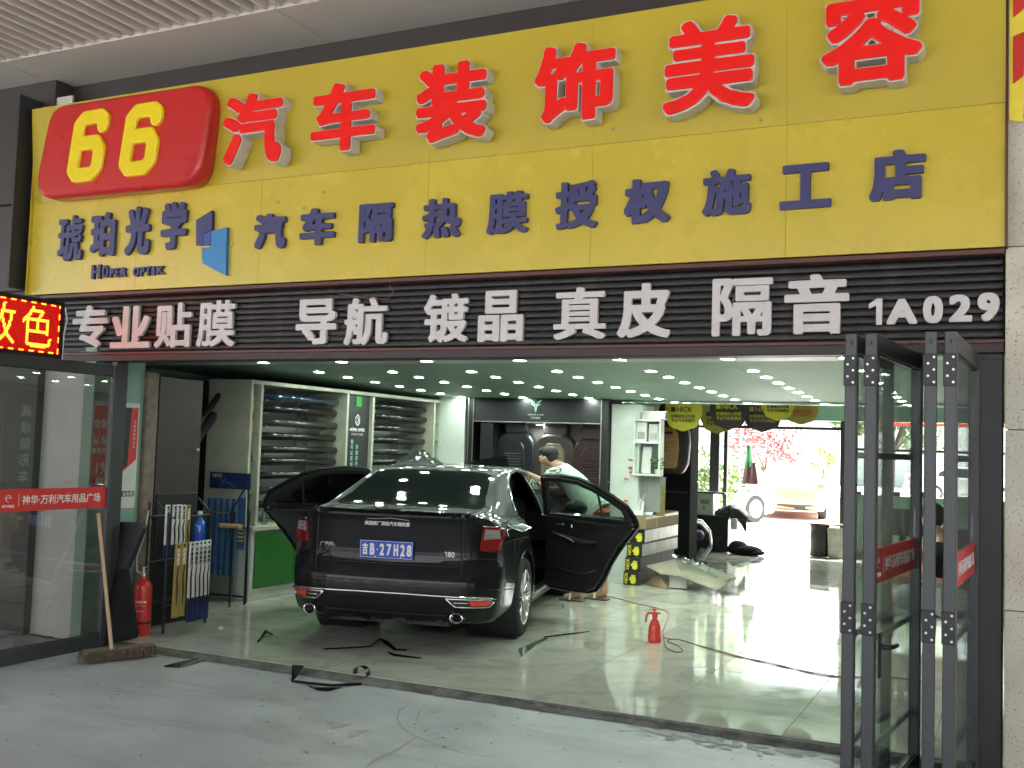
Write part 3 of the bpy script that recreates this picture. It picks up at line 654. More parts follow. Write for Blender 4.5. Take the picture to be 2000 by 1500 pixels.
wire=MB().tube([(-4.235,-0.080,2.690),(-4.135,-0.080,2.669),(-3.986,-0.080,2.646),(-3.827,-0.080,2.637),(-3.788,-0.080,2.685),(-3.824,-0.080,2.735)],.0025,6).obj('sign_cable','cable'); tag(wire,'thin red wire looping out below the yellow board','cable')
# neighbouring banner edge at the far right
bn=empty('side_banner',(-.012,-.20,2.0),0,'narrow edge of a yellow and red banner hung on the stone pier','banner')
b=MB(); b.poly([(0,-.01,1.42),(.06,-.02,1.40),(.10,-.02,3.2),(0,-.01,3.2)],(0,.012,0)); b.obj('cloth','text_yellow',bn)
for z,h in((1.6,.25),(1.95,.1),(2.15,.18),(2.45,.3)):
    b=MB(); b.poly([(.015,-.024,z),(.065,-.028,z+.04),(.075,-.028,z+h+.02),(.015,-.024,z+h)],(0,-.003,0)); b.obj('printed_bar','red',bn)
# ================================================================== DOORS
def make_panel(name,label,Lg,Hg,org,rz,sticker=True,hinges='near',handle=None,group=None,bars=(.33,.82,1.66),stx=(.05,1),tx=None):
    """folding glass door leaf; local x = along the leaf, thickness about y=0, z up"""
    r=empty(name,org,rz,label,'glass door',group)
    t=.026; sw=.058
    for a,b in((0,sw),(Lg-sw,Lg)):
        s=box('stile',a,b,-t,t,0,Hg,'frame_metal',r,bev=.004)
    box('top_rail',sw,Lg-sw,-t+.003,t-.003,Hg-.085,Hg-.001,'frame_metal',r,bev=.003); box('bottom_rail',sw,Lg-sw,-t+.003,t-.003,.001,.11,'frame_metal',r,bev=.003)
    box('pane',sw+.001,Lg-sw-.001,-.003,.003,.111,Hg-.086,'clear_glass' if stx[1] else 'door_glass',r,bev=0)
    g=MB()
    for z in(.112,Hg-.088): g.box(sw,Lg-sw,-.01,-.004,z-.004,z+.004)
    g.obj('gasket','black',r)
    for z in bars: box('glazing_bar',sw+.002,Lg-sw-.002,.006,.022,z-.015,z+.015,'frame_metal',r,bev=.002)
    if sticker:
        s=box('sticker',sw+.002,Lg-sw-.002,-.0062,-.0042,1.075,1.235,'sticker_red',r,bev=0)
        w=Lg-2*sw
        tw,tc_,lx_=tx or (w*.70,sw+w*.60,sw+w*.105)
        link('lettering',txt('神华·万利汽车用品广场',w=tw,h=.066,th=.001,bold=.0013),'text_white',s,(tc_,-.0072,1.155))
        link('lettering',txt('神华集团',w=min(.10,w*.11),h=.02,th=.001,bold=.0005),'text_white',s,(lx_,-.0072,1.115))
        link('emblem',stroke_shape([[(.022*math.cos(a*.35),.022*math.sin(a*.35)) for a in range(15)],[(-.022,-.004),(.0,.006),(.02,0)]],.0022,.001,.0004,0),'text_white',s,(lx_,-.0072,1.17))
        box('divider',tc_-tw/2-.03,tc_-tw/2-.027,-.0078,-.0068,1.11,1.2,'text_white',s,bev=0)
    if hinges:
        x=-.004 if hinges=='near' else Lg+.004
        for z in(.14,.93,Hg-.17):
            h=box('hinge_leaf',x-.004,x+.004,-.024,.030,z-.07,z+.07,'black',r,bev=.002)
            sc=MB()
            for q in range(5): sc.cyl((x-(.004 if hinges=='near' else -.004),-.012+.024*(q%2),z-.055+.0275*q),(x-(.007 if hinges=='near' else -.007),-.012+.024*(q%2),z-.055+.0275*q),.0055,n=8)
            sc.obj('screws','steel',h)
        mk=box('lock_slot',x-.0012 if hinges=='near' else Lg,x+.0012+.004,-.004,.004,Hg-.055,Hg-.035,'black',r,bev=0)
    if handle is not None:
        hx=handle; h=MB(); h.box(hx-.02,hx+.02,-t-.008,-t,.66,.86,.003); h.cyl((hx,-t-.008,.80),(hx,-t-.05,.80),.011); h.tube([(hx,-t-.05,.80),(hx+.02,-t-.055,.80),(hx+.12,-t-.055,.795)],.010)
        h.obj('handle','black',r,smooth=30)
    return r
import math as _m
def leaf(name,label,a,b,H,**k):
    d=(b[0]-a[0],b[1]-a[1]); return make_panel(name,label,_m.hypot(*d),H,(a[0],a[1],.012),_m.atan2(d[1],d[0]),**k)
gr='folding glass door leaves on the right of the entrance'
leaf('folding_door','first folding glass leaf from the entrance, seen almost edge on',(-.660,-1.10),(-.60,-.03),2.215,sticker=False,group=gr)
leaf('folding_door','second folding glass leaf with a wide red sticker and a black handle',(-.573,-1.10),(-.452,-.04),2.215,group=gr,handle=.10)
leaf('folding_door','third folding glass leaf, edge on between the two stickers',(-.318,-1.13),(-.395,-.04),2.215,sticker=False,group=gr)
leaf('folding_door','fourth folding glass leaf with narrow red sticker, nearest the stone pier',(-.238,-1.13),(-.172,-.04),2.215,group=gr)
# left leaf opened square to the street
leaf('glass_door','big glass door leaf opened out at the left with red sticker strip under the LED sign',(-6.345,-1.42),(-6.345,-.035),2.185,hinges=None,bars=(),stx=(.05,0),tx=(.70,.92,.455))
kn=MB()
for z in(.14,.93,2.05): kn.box(-.012,.012,-.035,.035,z-.07,z+.07,.002)

ch=MB()
for i in range(26): ch.tube([(.006*math.cos(a),.0 if i%2 else .006*math.sin(a)*0,0) for a in(0,)]+[(.0,0,.0)] ,.001) if False else None
pts=[(-.553,-1.02,.98-.034*i) for i in range(24)]
for i,p in enumerate(pts):
    a=[(p[0]+(.008*math.cos(k*PI/4) if i%2 else 0),p[1]+(0 if i%2 else .008*math.cos(k*PI/4)),p[2]+.02*math.sin(k*PI/4)) for k in range(9)]
    ch.tube(a,.0025,5)
o=ch.obj('door_chain','steel'); tag(o,'thin steel chain hanging inside the folding door below the handle','chain')
# ================================================================== DOWNLIGHTS
b=MB(); b.lathe([(.049,0),(.066,0),(.066,-.004),(.052,-.006),(.049,-.002)],24,caps=False); ring=b.mesh('trim_ring'); ring.materials.append(M['white_paint'])
b=MB(); b.lathe([(.0,-.0025),(.048,-.0025),(.048,-.001),(.0,-.001)],20); disc=b.mesh('lens'); disc.materials.append(M['lamp_glow'])
rowname=['first','second','third','fourth','fifth','sixth','seventh']; colname=['over the left wall shelves','over the roll rack','over the car roof left','over the car','over the open car door','over the sprayer','beside the folding doors']
for i,X in enumerate((-6.5,-5.6,-4.7,-3.8,-2.888,-1.981,-1.07)):
    for j,Y in enumerate((2.80,3.32,3.855,4.385,4.87,5.37,5.9)):
        e=empty('downlight',(X,Y,CZ(Y)-.001),0,'lit round ceiling downlight, %s row from the entrance, %s'%(rowname[j],colname[i]),'downlight','recessed ceiling downlights'); link('trim_ring',ring,None,e); link('lens',disc,None,e)
for i,X in enumerate((-3.50,-2.665,-1.84,-1.02,-4.35,-5.2,-6.05)):
    e=empty('downlight',(X,1.35,2.344),0,'lit round downlight in the pale bulkhead just inside the entrance, %s from the right'%['fourth','third','second','first','fifth','sixth','seventh'][i],'downlight','bulkhead downlights'); link('trim_ring',ring,None,e); link('lens',disc,None,e)
# ================================================================== SHOP INTERIOR
# --- shelf unit along the left wall
SH=empty('roll_shelf',(0,0,0),0,'tall grey and white wall shelf unit with film rolls along the left side','shelf unit')
box('end_panel',-7.40,-6.95,2.16,2.20,FZ,2.25,'grey_panel',SH)
box('back_board',-7.42,-7.39,2.2,6.0,.75,2.25,'grey_panel',SH)
box('top_board',-7.385,-6.83,2.14,6.0,2.205,2.245,'cream',SH)
YD=[(2.14,2.175),(2.29,2.33),(3.80,3.84),(4.33,4.37),(5.78,5.82),(5.96,5.998)]
for a,b in YD: box('upright',-7.38,-6.83,a,b,.782,2.204,'cream' if a<5.9 else 'white_paint',SH)
for k,(a,b) in enumerate(((2.176,2.289),(5.821,5.959))):
    for z in(1.10,1.40,1.70,1.93): box('glass_shelf',-7.38,-6.86,a,b,z,z+.012,'green_glow',SH,bev=0)
gp=box('brand_panel',-6.90,-6.875,3.842,4.328,.79,2.203,'charcoal',SH)
link('panel_text',txt('HÜPER OPTIK',w=.30,th=.002,bold=.002),'text_white',gp,(-6.872,4.085,1.80),rot=(0,0,PI/2))
link('panel_text',txt('德国琥珀 原厂隔热膜',w=.24,th=.002),'text_grey',gp,(-6.872,4.085,1.745),rot=(0,0,PI/2))
hexa=[(.045*math.cos(PI/2+i*PI/3),.062*math.sin(PI/2+i*PI/3)) for i in range(7)]
link('emblem',stroke_shape([hexa,[(-.012,-.03),(.014,-.012),(.014,.02),(-.012,.03)]],.005,.002,.001,0),'text_white',gp,(-6.872,4.085,1.91),rot=(0,0,PI/2))
link('ribbon',shape([[(-.055,.0),(.055,0),(.055,.12),(-.055,.12)],],.004),'green_glow',gp,(-6.868,4.085,2.07),rot=(0,0,PI/2))
for i,c_ in enumerate('您可以买到更好的膜'): link('panel_text',txt(c_,h=.048,th=.002,bold=.0015),'text_mint',gp,(-6.872,3.985,1.66-.066*i),rot=(0,0,PI/2))
for i,c_ in enumerate('但您买不到更安全的'): link('panel_text',txt(c_,h=.048,th=.002,bold=.0015),'text_mint',gp,(-6.872,4.09,1.60-.066*i),rot=(0,0,PI/2))
b=MB(); b.cyl((0,-.72,0),(0,.72,0),.039,n=20); b.cyl((0,-.735,0),(0,.735,0),.018,n=12); rl=b.mesh('film_roll'); 
for p in rl.polygons: p.use_smooth=len(p.vertices)<5
rl.materials.append(mat('film_black',(.008,.009,.011),.26,coat=.3,var=.2,spec=.4,rvar=.03))
rl2=rl.copy(); rl2.materials.clear(); rl2.materials.append(mat('film_blue',(.012,.03,.06),.09,coat=1,var=.2,spec=.4,rvar=.03))
rl3=rl.copy(); rl3.materials.clear(); rl3.materials.append(mat('film_smoke',(.03,.033,.033),.26,coat=.3,var=.2,spec=.4,rvar=.03))
zr=[(-6.950,3.836,2.104),(-6.950,3.845,1.974),(-6.950,3.856,1.833),(-6.950,3.866,1.686),(-6.950,3.876,1.551),(-6.950,3.886,1.422),(-6.950,3.896,1.281),(-6.950,3.907,1.128),(-6.950,3.918,0.975)]
pegs=MB()
ordn=['top','second','third','fourth','fifth','sixth','seventh','eighth','lowest']
for k,(yc,nm) in enumerate(((3.07,'left bay'),(5.07,'right bay'))):
    for i,p in enumerate(zr):
        if p[2]<.86: continue
        z=p[2]; me=[rl,rl2,rl3][1 if (i==0 and k==0) else (2 if (i*7+k)%5==4 else 0)]
        o=link('film_roll',me,None,None,(-6.98+random.uniform(-.01,.01),yc-.0+random.uniform(-.02,.02),z+random.uniform(-.004,.004)))
        tag(o,'%s %s roll of window film in the %s of the wall shelf'%(ordn[i],'bluish' if me is rl2 else 'smoky' if me is rl3 else 'glossy black',nm),'film roll','rolls of window film on the wall shelf')
        for yy in(yc-.55,yc+.55): pegs.cyl((-7.39,yy,z-.048),(-6.93,yy,z-.048),.008,n=6)
for yc in(3.07,5.07):
    for yy in(yc-.55,yc+.55): pegs.box(-7.385,-7.37,yy-.015,yy+.015,.85,2.15)
o=pegs.obj('support_pegs','steel',SH); o['kind']='stuff'
for (y,z,nm) in ((2.23,1.95,'upper'),(2.23,1.72,'lower')):
    b=MB(); b.box(-.05,.05,-.03,.03,0,.13,.006); b.cyl((.02,-.031,.07),(.02,-.034,.07),.03)
    o=b.obj('amber_tin','nick_amber',None,(-6.93,y,z)); tag(o,'%s small amber product tin in the narrow left bay of the wall shelf'%nm,'tin')
for (y,z) in ((2.215,1.112),(2.25,1.112)):
    b=MB(); b.lathe([(.02,0),(.022,.005),(.022,.07),(.012,.085),(.012,.1)],12); o=b.obj('small_bottle','charcoal',None,(-6.9,y,z+.30)); tag(o,'dark little bottle on a green glass shelf at the %s'%('left' if y<2.23 else 'right'),'bottle')
# --- green counter
CT=empty('service_counter',(0,0,0),0,'low counter with bright green doors and pale worktop under the film rolls','counter')
box('plinth',-7.38,-6.84,2.24,5.98,FZ,.13,'white_paint',CT); box('carcass',-7.38,-6.81,2.22,5.98,.131,.735,'white_paint',CT); box('worktop',-7.38,-6.77,2.18,5.98,.736,.778,'cream',CT,bev=.004)
for i in range(6):
    box('cupboard_door',-6.809,-6.79,2.27+i*.615,2.27+i*.615+.609,.16,.71,'green_panel',CT,bev=.002)
def bottle(name,loc,m,prof,label,n=16,**k):
    b=MB(); b.lathe(prof,n); o=b.obj(name,m,None,loc,smooth=40); tag(o,label,k.get('cat','bottle')); return o
bottle('glass_jar',(-6.93,2.38,.778),'tint_light',[(.04,0),(.042,.01),(.042,.09),(.03,.1),(.03,.115)],'squat dark glass jar at the counter end','glass',cat='jar') if False else bottle('glass_jar',(-6.93,2.38,.778),'tint_light',[(.04,0),(.042,.01),(.042,.09),(.03,.1),(.03,.115)],'squat dark glass jar at the near end of the counter',cat='jar')
bottle('spray_bottle',(-6.9,2.52,.778),'film',[(.03,0),(.032,.01),(.032,.12),(.012,.16),(.012,.20)],'clear plastic spray bottle standing on the green counter')
bottle('small_can',(-6.95,2.29,.778),'steel',[(.028,0),(.028,.09),(.02,.1)],'dull metal can at the counter corner',cat='can')
# --- partition and seat cover display
struct(box('partition_wall',-8.4,-6.9,6.01,6.25,0,2.3,'wall_green')); struct(box('pillar',-6.85,-6.46,5.95,6.25,0,2.30,'white_paint',bev=.004))
DS=empty('seat_display',(-5.45,6.0,0),0,'black framed display niche showing three car seat covers behind the worker','display cabinet')
box('back_wall',-.98,.98,.42,.45,FZ,2.2,'soffit_back',DS); box('left_cheek',-.80,-.62,.0,.42,FZ,1.96,'black',DS)
box('header',-.90,.90,-.03,.40,1.985,2.285,'black',DS); box('side_post',-.985,-.90,-.03,.42,FZ,2.285,'black',DS); box('side_post',.90,.985,-.03,.42,FZ,2.285,'black',DS)
box('plinth',-.9,.9,-.03,.41,FZ,.55,'black',DS)
for x in(-.965,-.893,.893): box('chrome_edge',x-.006,x+.006,-.04,-.031,.06,2.28,'steel',DS,bev=0)
box('chrome_edge',-.885,.885,-.04,-.031,1.972,1.984,'steel',DS,bev=0)
wing=[[(0,-.09),(.012,-.05),(.015,-.01),(.05,.015),(.055,.03),(.02,.01),(.022,.03),(.06,.055),(.07,.08),(.03,.05),(.008,.02),(.004,-.03)]]
for s_ in(1,-1):
    link('emblem',shape([[(s_*x*1.15,z*1.0) for x,z in (w if s_>0 else w[::-1])] for w in wing],.004),'text_mint',DS,(0,-.034,2.19),)
link('header_text',txt('COMFORT & STYLE',w=.22,th=.002),'text_grey',DS,(0,-.032,2.075)); link('header_text',txt('汽车座垫',w=.13,th=.002),'text_grey',DS,(0,-.032,2.035))
e=empty('spotlight',(-5.47,6.16,1.955),0,'small lit spotlight under the header of the seat display','spotlight'); link('trim_ring',ring,None,e); link('lens',disc,None,e)
def seat(name,loc,ms,mi_,label,sc=1,grp='car seat covers in the display niche',mh=None):
    sc=sc*1.08
    r=empty(name,loc,0,label,'seat cover',grp)
    # back outline grows from narrow waist to broad shoulders
    prof=[(-.17,0),(-.23,.12),(-.25,.38),(-.235,.55),(-.17,.64),(-.10,.67),(.10,.67),(.17,.64),(.235,.55),(.25,.38),(.23,.12),(.17,0)]
    k=[(x*sc,z*sc) for x,z in prof]
    link('backrest',curve_mesh([roundpoly(k,.06,4)],.05,.035),ms,r,smooth=60)
    ins=[(-.12,.05),(-.145,.3),(-.13,.50),(-.08,.58),(.08,.58),(.13,.50),(.145,.3),(.12,.05)]
    io=link('insert',curve_mesh([roundpoly([(x*sc,z*sc) for x,z in ins],.04,4)],.006,.012),mi_,r,(0,-.085,0),smooth=60)
    rb=MB()
    for i in range(12): rb.cyl((-.11*sc,-.104,(.07+i*.033)*sc),(.11*sc,-.104,(.07+i*.033)*sc),.010,n=8)
    o=rb.obj('ribbing',mi_,r); o['kind']='stuff'
    link('headrest',curve_mesh([roundpoly([(-.125*sc,.69*sc),(-.135*sc,.80*sc),(-.11*sc,.90*sc),(.11*sc,.90*sc),(.135*sc,.80*sc),(.125*sc,.69*sc)],.05,5)],.035,.03),mh or ms,r,smooth=60)
    MB().cyl((-.05,0,.6*sc),(-.05,0,.75*sc),.01).cyl((.05,0,.6*sc),(.05,0,.75*sc),.01).obj('headrest_post','steel',r)
    return r
seat('seat_cover',(-5.83,6.24,1.10),'navy_leather','navy_leather','navy black seat cover with shiny ribbed centre in the display niche')
seat('seat_cover',(-5.27,6.24,1.08),'dark_brown','beige_leather','beige seat cover with dark brown side bolsters behind the worker\'s head',mh='dark_brown')
seat('seat_cover',(-4.74,6.24,1.04),'maroon','maroon','dark maroon seat cover at the far end of the display niche')
seat('seat_cover',(-4.177,7.600,1.399),'dark_brown','wicker','brown seat cover with woven wicker centre hung by the dark wardrobe',sc=.92,grp=None)
# --- white tall cabinet + open shelf
WC=empty('white_cabinet',(0,0,0),0,'tall plain pale cabinet side standing beside the seat display','cabinet')
box('side_panel',-4.455,-4.085,6.05,6.60,FZ,2.225,'white_paint',WC,bev=.003); box('base_strip',-4.45,-4.09,6.035,6.049,FZ,.10,'white_paint',WC); MB().box(-4.44,-4.10,6.06,6.5,2.226,2.236).obj('top_edge','charcoal',WC)
OS=empty('open_shelf',(0,0,0),0,'white open shelf holding boxes and a pale tablet beside the tall cabinet','shelf')
for x in(-4.13,-3.81): box('upright',x-.012,x+.012,5.98,6.13,1.36,2.04,'white_paint',OS)
box('back_board',-4.10,-3.83,6.131,6.14,.92,2.03,'grey_panel',OS)
for z in(2.03,1.76,1.37): box('shelf_board',-4.14,-3.80,5.97,6.13,z-.012,z+.012,'white_paint',OS)
for (x,z,w,h,mm,lb) in ((-4.045,1.773,.13,.235,'box_white','white product carton on the upper shelf, left of the grey one'),(-3.895,1.773,.12,.215,'silver_card','pale grey product carton on the upper shelf, right of the white one'),(-3.90,2.043,.30,.10,'tape_grey','flat glossy box lying on top of the open shelf')):
    o=MB().box(x-w/2,x+w/2,6.0,6.11,z,z+h,.004).obj('carton',mm); tag(o,lb,'box')
    link('print_panel',MB().box(x-w*.36,x+w*.36,5.9975,5.9995,z+h*.12,z+h*.5).mesh('print_panel'),'tape_grey',o)
o=MB().box(-.06,.06,-.01,.01,0,.33,.006).obj('display_tablet','box_white',None,(-3.99,6.04,1.385),rot=(-.12,0,-.1)); tag(o,'white upright display card leaning on the middle shelf','display card')
pl=empty('potted_plant',(-3.84,6.03,1.385),0,'small dark green artificial plant at the shelf edge','plant')
MB().lathe([(.03,0),(.04,.06),(.036,.06),(.03,.05)],12).obj('pot','box_white',pl)
b=MB()
for i in range(220):
    v=Vector((random.gauss(0,1),random.gauss(0,1),random.gauss(0,1))).normalized()*random.uniform(.03,.10); c_=v+Vector((0,0,.13)); t=Vector((random.uniform(-1,1),random.uniform(-1,1),random.uniform(-1,1))).normalized()*.016; u=t.cross(v).normalized()*.010
    b.raw([c_-t,c_+u,c_+t,c_-u],[(0,1,2,3)])
b.obj('leaves','leaf_green',pl)['kind']='stuff'
for i,(x,y) in enumerate([(1231,898),(1231,912),(1231,922),(1222,935),(1235,935),(1222,978),(1222,988),(1185,941)]): pass
for i,p in enumerate([(-4.180,6.020,1.547),(-4.177,6.020,1.453),(-4.162,6.020,1.392),(-4.226,6.020,1.314),(-4.225,6.020,1.047),(-4.217,6.020,0.985),(-4.477,6.020,1.266)]):
    o=MB().box(-.02,.02,-.006,.006,-.008,.008,.002).box(-.028,-.02,-.008,.008,-.014,.014,.002).obj('price_clip','red' if i not in(6,) else 'box_white',None,p); tag(o,['top red clip','second red clip','third red clip','red clip at tablet height','upper of two low red clips','lower of two low red clips','white clip left of the panel'][i]+' on the pale cabinet','clip','clips on the cabinet edge')
# --- stack of long film cartons
hand=[[(0,-.03),(0,.03)],[(-.024,.0),(-.024,.05)],[(-.008,.02),(-.008,.066)],[(.01,.02),(.010,.066)],[(.027,.01),(.027,.055)],[(.03,-.01),(.048,.02)],[(-.02,-.03),(.02,-.03)],[(-.018,-.01),(.02,-.008)],[(-.02,0),(.02,.005)]]
handm=stroke_shape(hand,.0085,.0015,.001,.0005,0,1)
handm.transform(Matrix.Rotation(PI,4,'Y')@Matrix.Scale(.95,4)); handm.materials.append(M['nick_yellow']); 
nickm=txt('NICK',w=.125,th=.001,bold=.0016); nickm.transform(Matrix.Rotation(-PI/2,4,'Y')); nickm.materials.append(M['nick_yellow'])
lv=['bottom','second','third','fourth']
for i in range(4):
    z=FZ+.004+i*.168; xo=[0,.015,.03,.06][i]; r=empty('film_carton',(-4.215+xo*.8,5.96+i*.015,z),[.0,.012,-.01,.01][i],'long black and yellow film carton, %s of the stack by the cabinet'%lv[i],'carton','stacked long film cartons')
    box('carton_body',0,.19,0,1.45,0,.162,'box_black',r,bev=.003)
    if i<3: 
        link('hand_print',handm,None,r,(.125,-.001,.085)); link('brand_print',nickm,None,r,(.035,-.001,.081))
    else: link('hand_print',handm,None,r,(.13,-.001,.08))
    t=MB()
    for k in range(5): t.box(.190,.1915,.02+k*.285,.02+k*.285+.275,.012,.150)
    t.obj('side_tape',['box_black','box_black','tape_grey','tape_grey'][i] if i<2 else 'tape_grey',r)
r=empty('plain_carton',(-4.17,5.98,FZ+.004+4*.168),.01,'plain brown carton lying on top of the black film cartons','carton'); box('carton_body',0,.21,0,1.42,0,.165,'cardboard',r); box('tape_strip',.2101,.2112,.0,1.4,.12,.15,'tape_grey',r,bev=0); box('tape_strip',.2101,.2112,.45,.47,.0,.119,'tape_grey',r,bev=0)
gz=FZ+.004+4*.168+.166
o=MB().poly([(0,0,0),(.10,.03,0),(.06,.25,.42),(-.05,.22,.43)],(.004,-.002,.002)).obj('silver_board','silver_card',None,(-4.12,6.02,gz)); tag(o,'bent silver board standing on the carton stack, left of the gold strip','board')
o=MB().poly([(0,0,0),(.09,.0,0),(.20,.2,.46),(.10,.2,.46)],(.004,-.002,.002)).poly([(0,0,0),(-.12,.12,.1),(-.10,.2,.4),(.02,.1,.2)],(.003,0,.002)).obj('folded_foam','silver_card',None,(-4.02,6.12,gz)); tag(o,'grey folded foam sheet forming a V on the carton stack','foam sheet')
o=MB().poly([(0,0,0),(.105,0,0),(.06,.16,.44),(-.04,.16,.46)],(.003,-.004,.002)).obj('gold_foil','gold_foil',None,(-3.945,6.35,gz-.02)); tag(o,'gold foil strip leaning at the end of the carton stack','foil')
pts=[(math.cos(a)*.22,0,math.sin(a)*.26) for a in [R(100+i*8) for i in range(12)]]
o=MB().tube([(-4.05+p[0]*.5+.1,6.06,gz+.02+p[2]) for p in pts],.008,6).obj('trim_strip','chrome'); tag(o,'curved chrome trim strip resting against the silver board','trim')
# --- flattened cardboard on the floor
def sheet(name,pts,m,label,cat='cardboard',th=.004):
    b=MB(); b.poly(pts,(0,0,th)); o=b.obj(name,m); tag(o,label,cat); return o
A0=(-3.991,6.159,0.050);A1=(-3.644,5.872,0.050);A2=(-3.864,6.087,0.050)
b=MB(); ax=(-3.847,6.100,0.221)
b.raw([A0,A1,(ax[0]-.02,ax[1]+.05,ax[2]),(A0[0],A0[1]+.3,.05),(A1[0],A1[1]+.3,.05),(ax[0],ax[1]+.35,ax[2])],[(0,1,2),(0,2,5,3),(1,4,5,2)]); o=b.obj('tent_carton','cardboard'); tag(o,'small brown tent of folded cardboard beside the carton stack','cardboard')
p=[(-3.961,6.050,0.278),(-3.748,5.950,0.213),(-3.700,6.300,0.357),(-3.452,5.900,0.201),(-2.988,5.600,0.120),(-2.843,6.000,0.236),(-3.693,6.600,0.345)]
b=MB(); b.raw(p,[(0,1,2),(2,1,3),(2,3,6),(3,4,5),(3,5,6)]); b.raw([(v[0],v[1],v[2]-.008) for v in p],[(2,1,0),(3,1,2),(6,3,2),(5,4,3),(6,5,3)]); o=b.obj('cardboard_sheet','card_pale'); tag(o,'large pale unfolded cardboard sheet sagging to the floor','cardboard')
o=MB().box(-.10,.10,-.05,.05,0,.14,.004).obj('upright_flap','box_white',None,((-3.556,6.055,0.050)),rot=(0,0,.1)); tag(o,'white carton flap standing under the pale cardboard sheet','cardboard')
p=[(-3.717,6.250,0.360),(-3.696,6.500,0.366),(-3.322,6.200,0.315),(-2.861,5.950,0.228),(-2.870,5.750,0.178),(-3.344,5.950,0.235)]
b=MB(); n_=18; vs=[];fs=[]
for i in range(n_+1):
    t=i/n_; a=Vector(p[0]).lerp(Vector(p[4]),t); c_=Vector(p[1]).lerp(Vector(p[3]),t)
    for k in range(5):
        q=a.lerp(c_,k/4); vs.append((q.x,q.y,max(.05,q.z+.03+.018*math.sin(i*2.1+k)+random.uniform(-.008,.008))))
for i in range(n_):
    for k in range(4): fs.append((i*5+k,i*5+k+1,i*5+k+6,i*5+k+5))
b.raw(vs,fs); o=b.obj('bubble_wrap','film',smooth=True); tag(o,'crumpled clear bubble wrap lying along the pale cardboard','plastic wrap')
o=MB().box(-.14,.14,-.08,.08,0,.006).box(-.14,-.132,-.08,.08,0,.16).obj('small_box_lid','silver_card',None,((-4.058,9.125,0.050)),rot=(0,.5,.6)); tag(o,'small grey box lid propped behind the cardboard sheet','box lid')
# --- dark wardrobe / wall behind, lounge chair
o=empty('dark_wardrobe',(0,0,0),0,'tall black wardrobe behind the open shelf','wardrobe'); q0=(-4.460,8.200,0.192); q1=(-4.052,8.200,0.222)
box('body',q0[0]-.4,q1[0],8.2,8.6,FZ,2.12,'black_soft',o); box('door_edge',q1[0]-.03,q1[0]+.012,8.17,8.199,FZ,2.10,'black_soft',o); box('rail',q0[0]-.4,q1[0]-.04,8.18,8.199,1.08,1.11,'charcoal',o)
tr=empty('clutter_shelf',(q0[0]-.1,7.3,1.9),0,'dark shelf board with glossy items above the open shelf','shelf'); box('board',-.5,.45,0,.3,0,.03,'black',tr); box('mirror_strip',-.3,.2,-.01,.0,.05,.25,'tape_grey',tr)
lc=(-4.384,9.369,0.050)
ch_=empty('lounge_chair',lc,.25,'brown backed office armchair with purple seat and chrome arms','armchair')
b=MB(); vs=[];fs=[]
for i in range(9):
    t=i/8; z=.42+.60*t; x=-.28-.20*t-.05*math.sin(t*PI)
    for k in range(6): vs.append((x+.02*math.cos((k-2.5)*.9),-.24+.096*k,z))
for i in range(8):
    for k in range(5): fs.append((i*6+k,i*6+k+1,i*6+k+7,i*6+k+6))
b.raw(vs,fs); b.raw([(x-.045,y,z) for x,y,z in vs],[f_[::-1] for f_ in fs]); b.obj('backrest','brown_leather',ch_,smooth=True)
box('seat',-.30,.22,-.26,.26,.30,.43,'purple',ch_,bev=.04)
for s_ in(-.29,.29): MB().tube([(-.42,s_,.80),(-.30,s_,.66),(-.05,s_,.60),(.18,s_,.56),(.30,s_,.42),(.33,s_,.22),(.20,s_,.02)],.022,8).obj('arm','chrome',ch_,smooth=True)
MB().cyl((0,0,.02),(0,0,.30),.03).obj('stem','steel',ch_)
# --- rear desk, boxes, bags
YC=10.9; q=(-4.812,10.900,0.245); q2=(-4.151,10.900,0.290); zt_=(-4.603,10.900,0.630)[2]
bd=empty('dark_counter',(0,0,0),0,'dark low counter near the back opening heaped with things','counter'); box('top',q[0],q2[0],YC-.02,YC+.6,zt_-.04,zt_,'black',bd); box('front',q[0]+.02,q2[0]-.02,YC,YC+.03,FZ,zt_-.041,'black',bd); box('side',q2[0]-.06,q2[0]-.02,YC+.031,YC+.58,FZ,zt_-.041,'black',bd)
for k in range(2): box('drawer_pull',q[0]+.2+.25*k,q[0]+.28+.25*k,YC-.012,YC-.001,.22,.28,'dark_brown',bd)
pb=(-4.750,10.900,0.630); pt=(-4.440,10.900,1.111)
o=empty('white_carton',(pb[0],YC+.05,zt_+.001),0,'white printed carton standing on the dark counter','carton'); w_=pt[0]-pb[0]
box('carton_body',0,w_,0,.3,0,.36,'box_white',o); MB().cyl((w_*.5,-.002,.12),(w_*.5,-.004,.12),.03).box(w_*.3,w_*.8,-.004,-.001,.18,.26).obj('print','tape_grey',o); box('flap',-.02,w_+.20,-.05,.25,.361,.385,'black',o)
b=MB(); vs=[];fs=[]; n_=18
c0=(-4.417,10.900,0.818); c1=(-3.893,10.900,0.846)
for i in range(n_+1):
    for k in range(10):
        u=i/n_; v_=k/9; z=zt_+.03+.15*math.sin(u*PI*.9+.3)*(1-.25*v_)-max(0,v_-.5)*(.35+.5*max(0,u-.75)*2)+.02*math.sin(u*17+k*1.7); vs.append((c0[0]+(c1[0]-c0[0])*u+.01*math.sin(k*2+i),YC+.35-.42*min(v_,.6)+.02*math.sin(u*21+k),z))
for i in range(n_):
    for k in range(9): fs.append((i*10+k,i*10+k+10,i*10+k+11,i*10+k+1))
b.raw(vs,fs); o=b.obj('draped_jacket','charcoal',smooth=True); tag(o,'dark jacket draped over the end of the back counter','jacket')
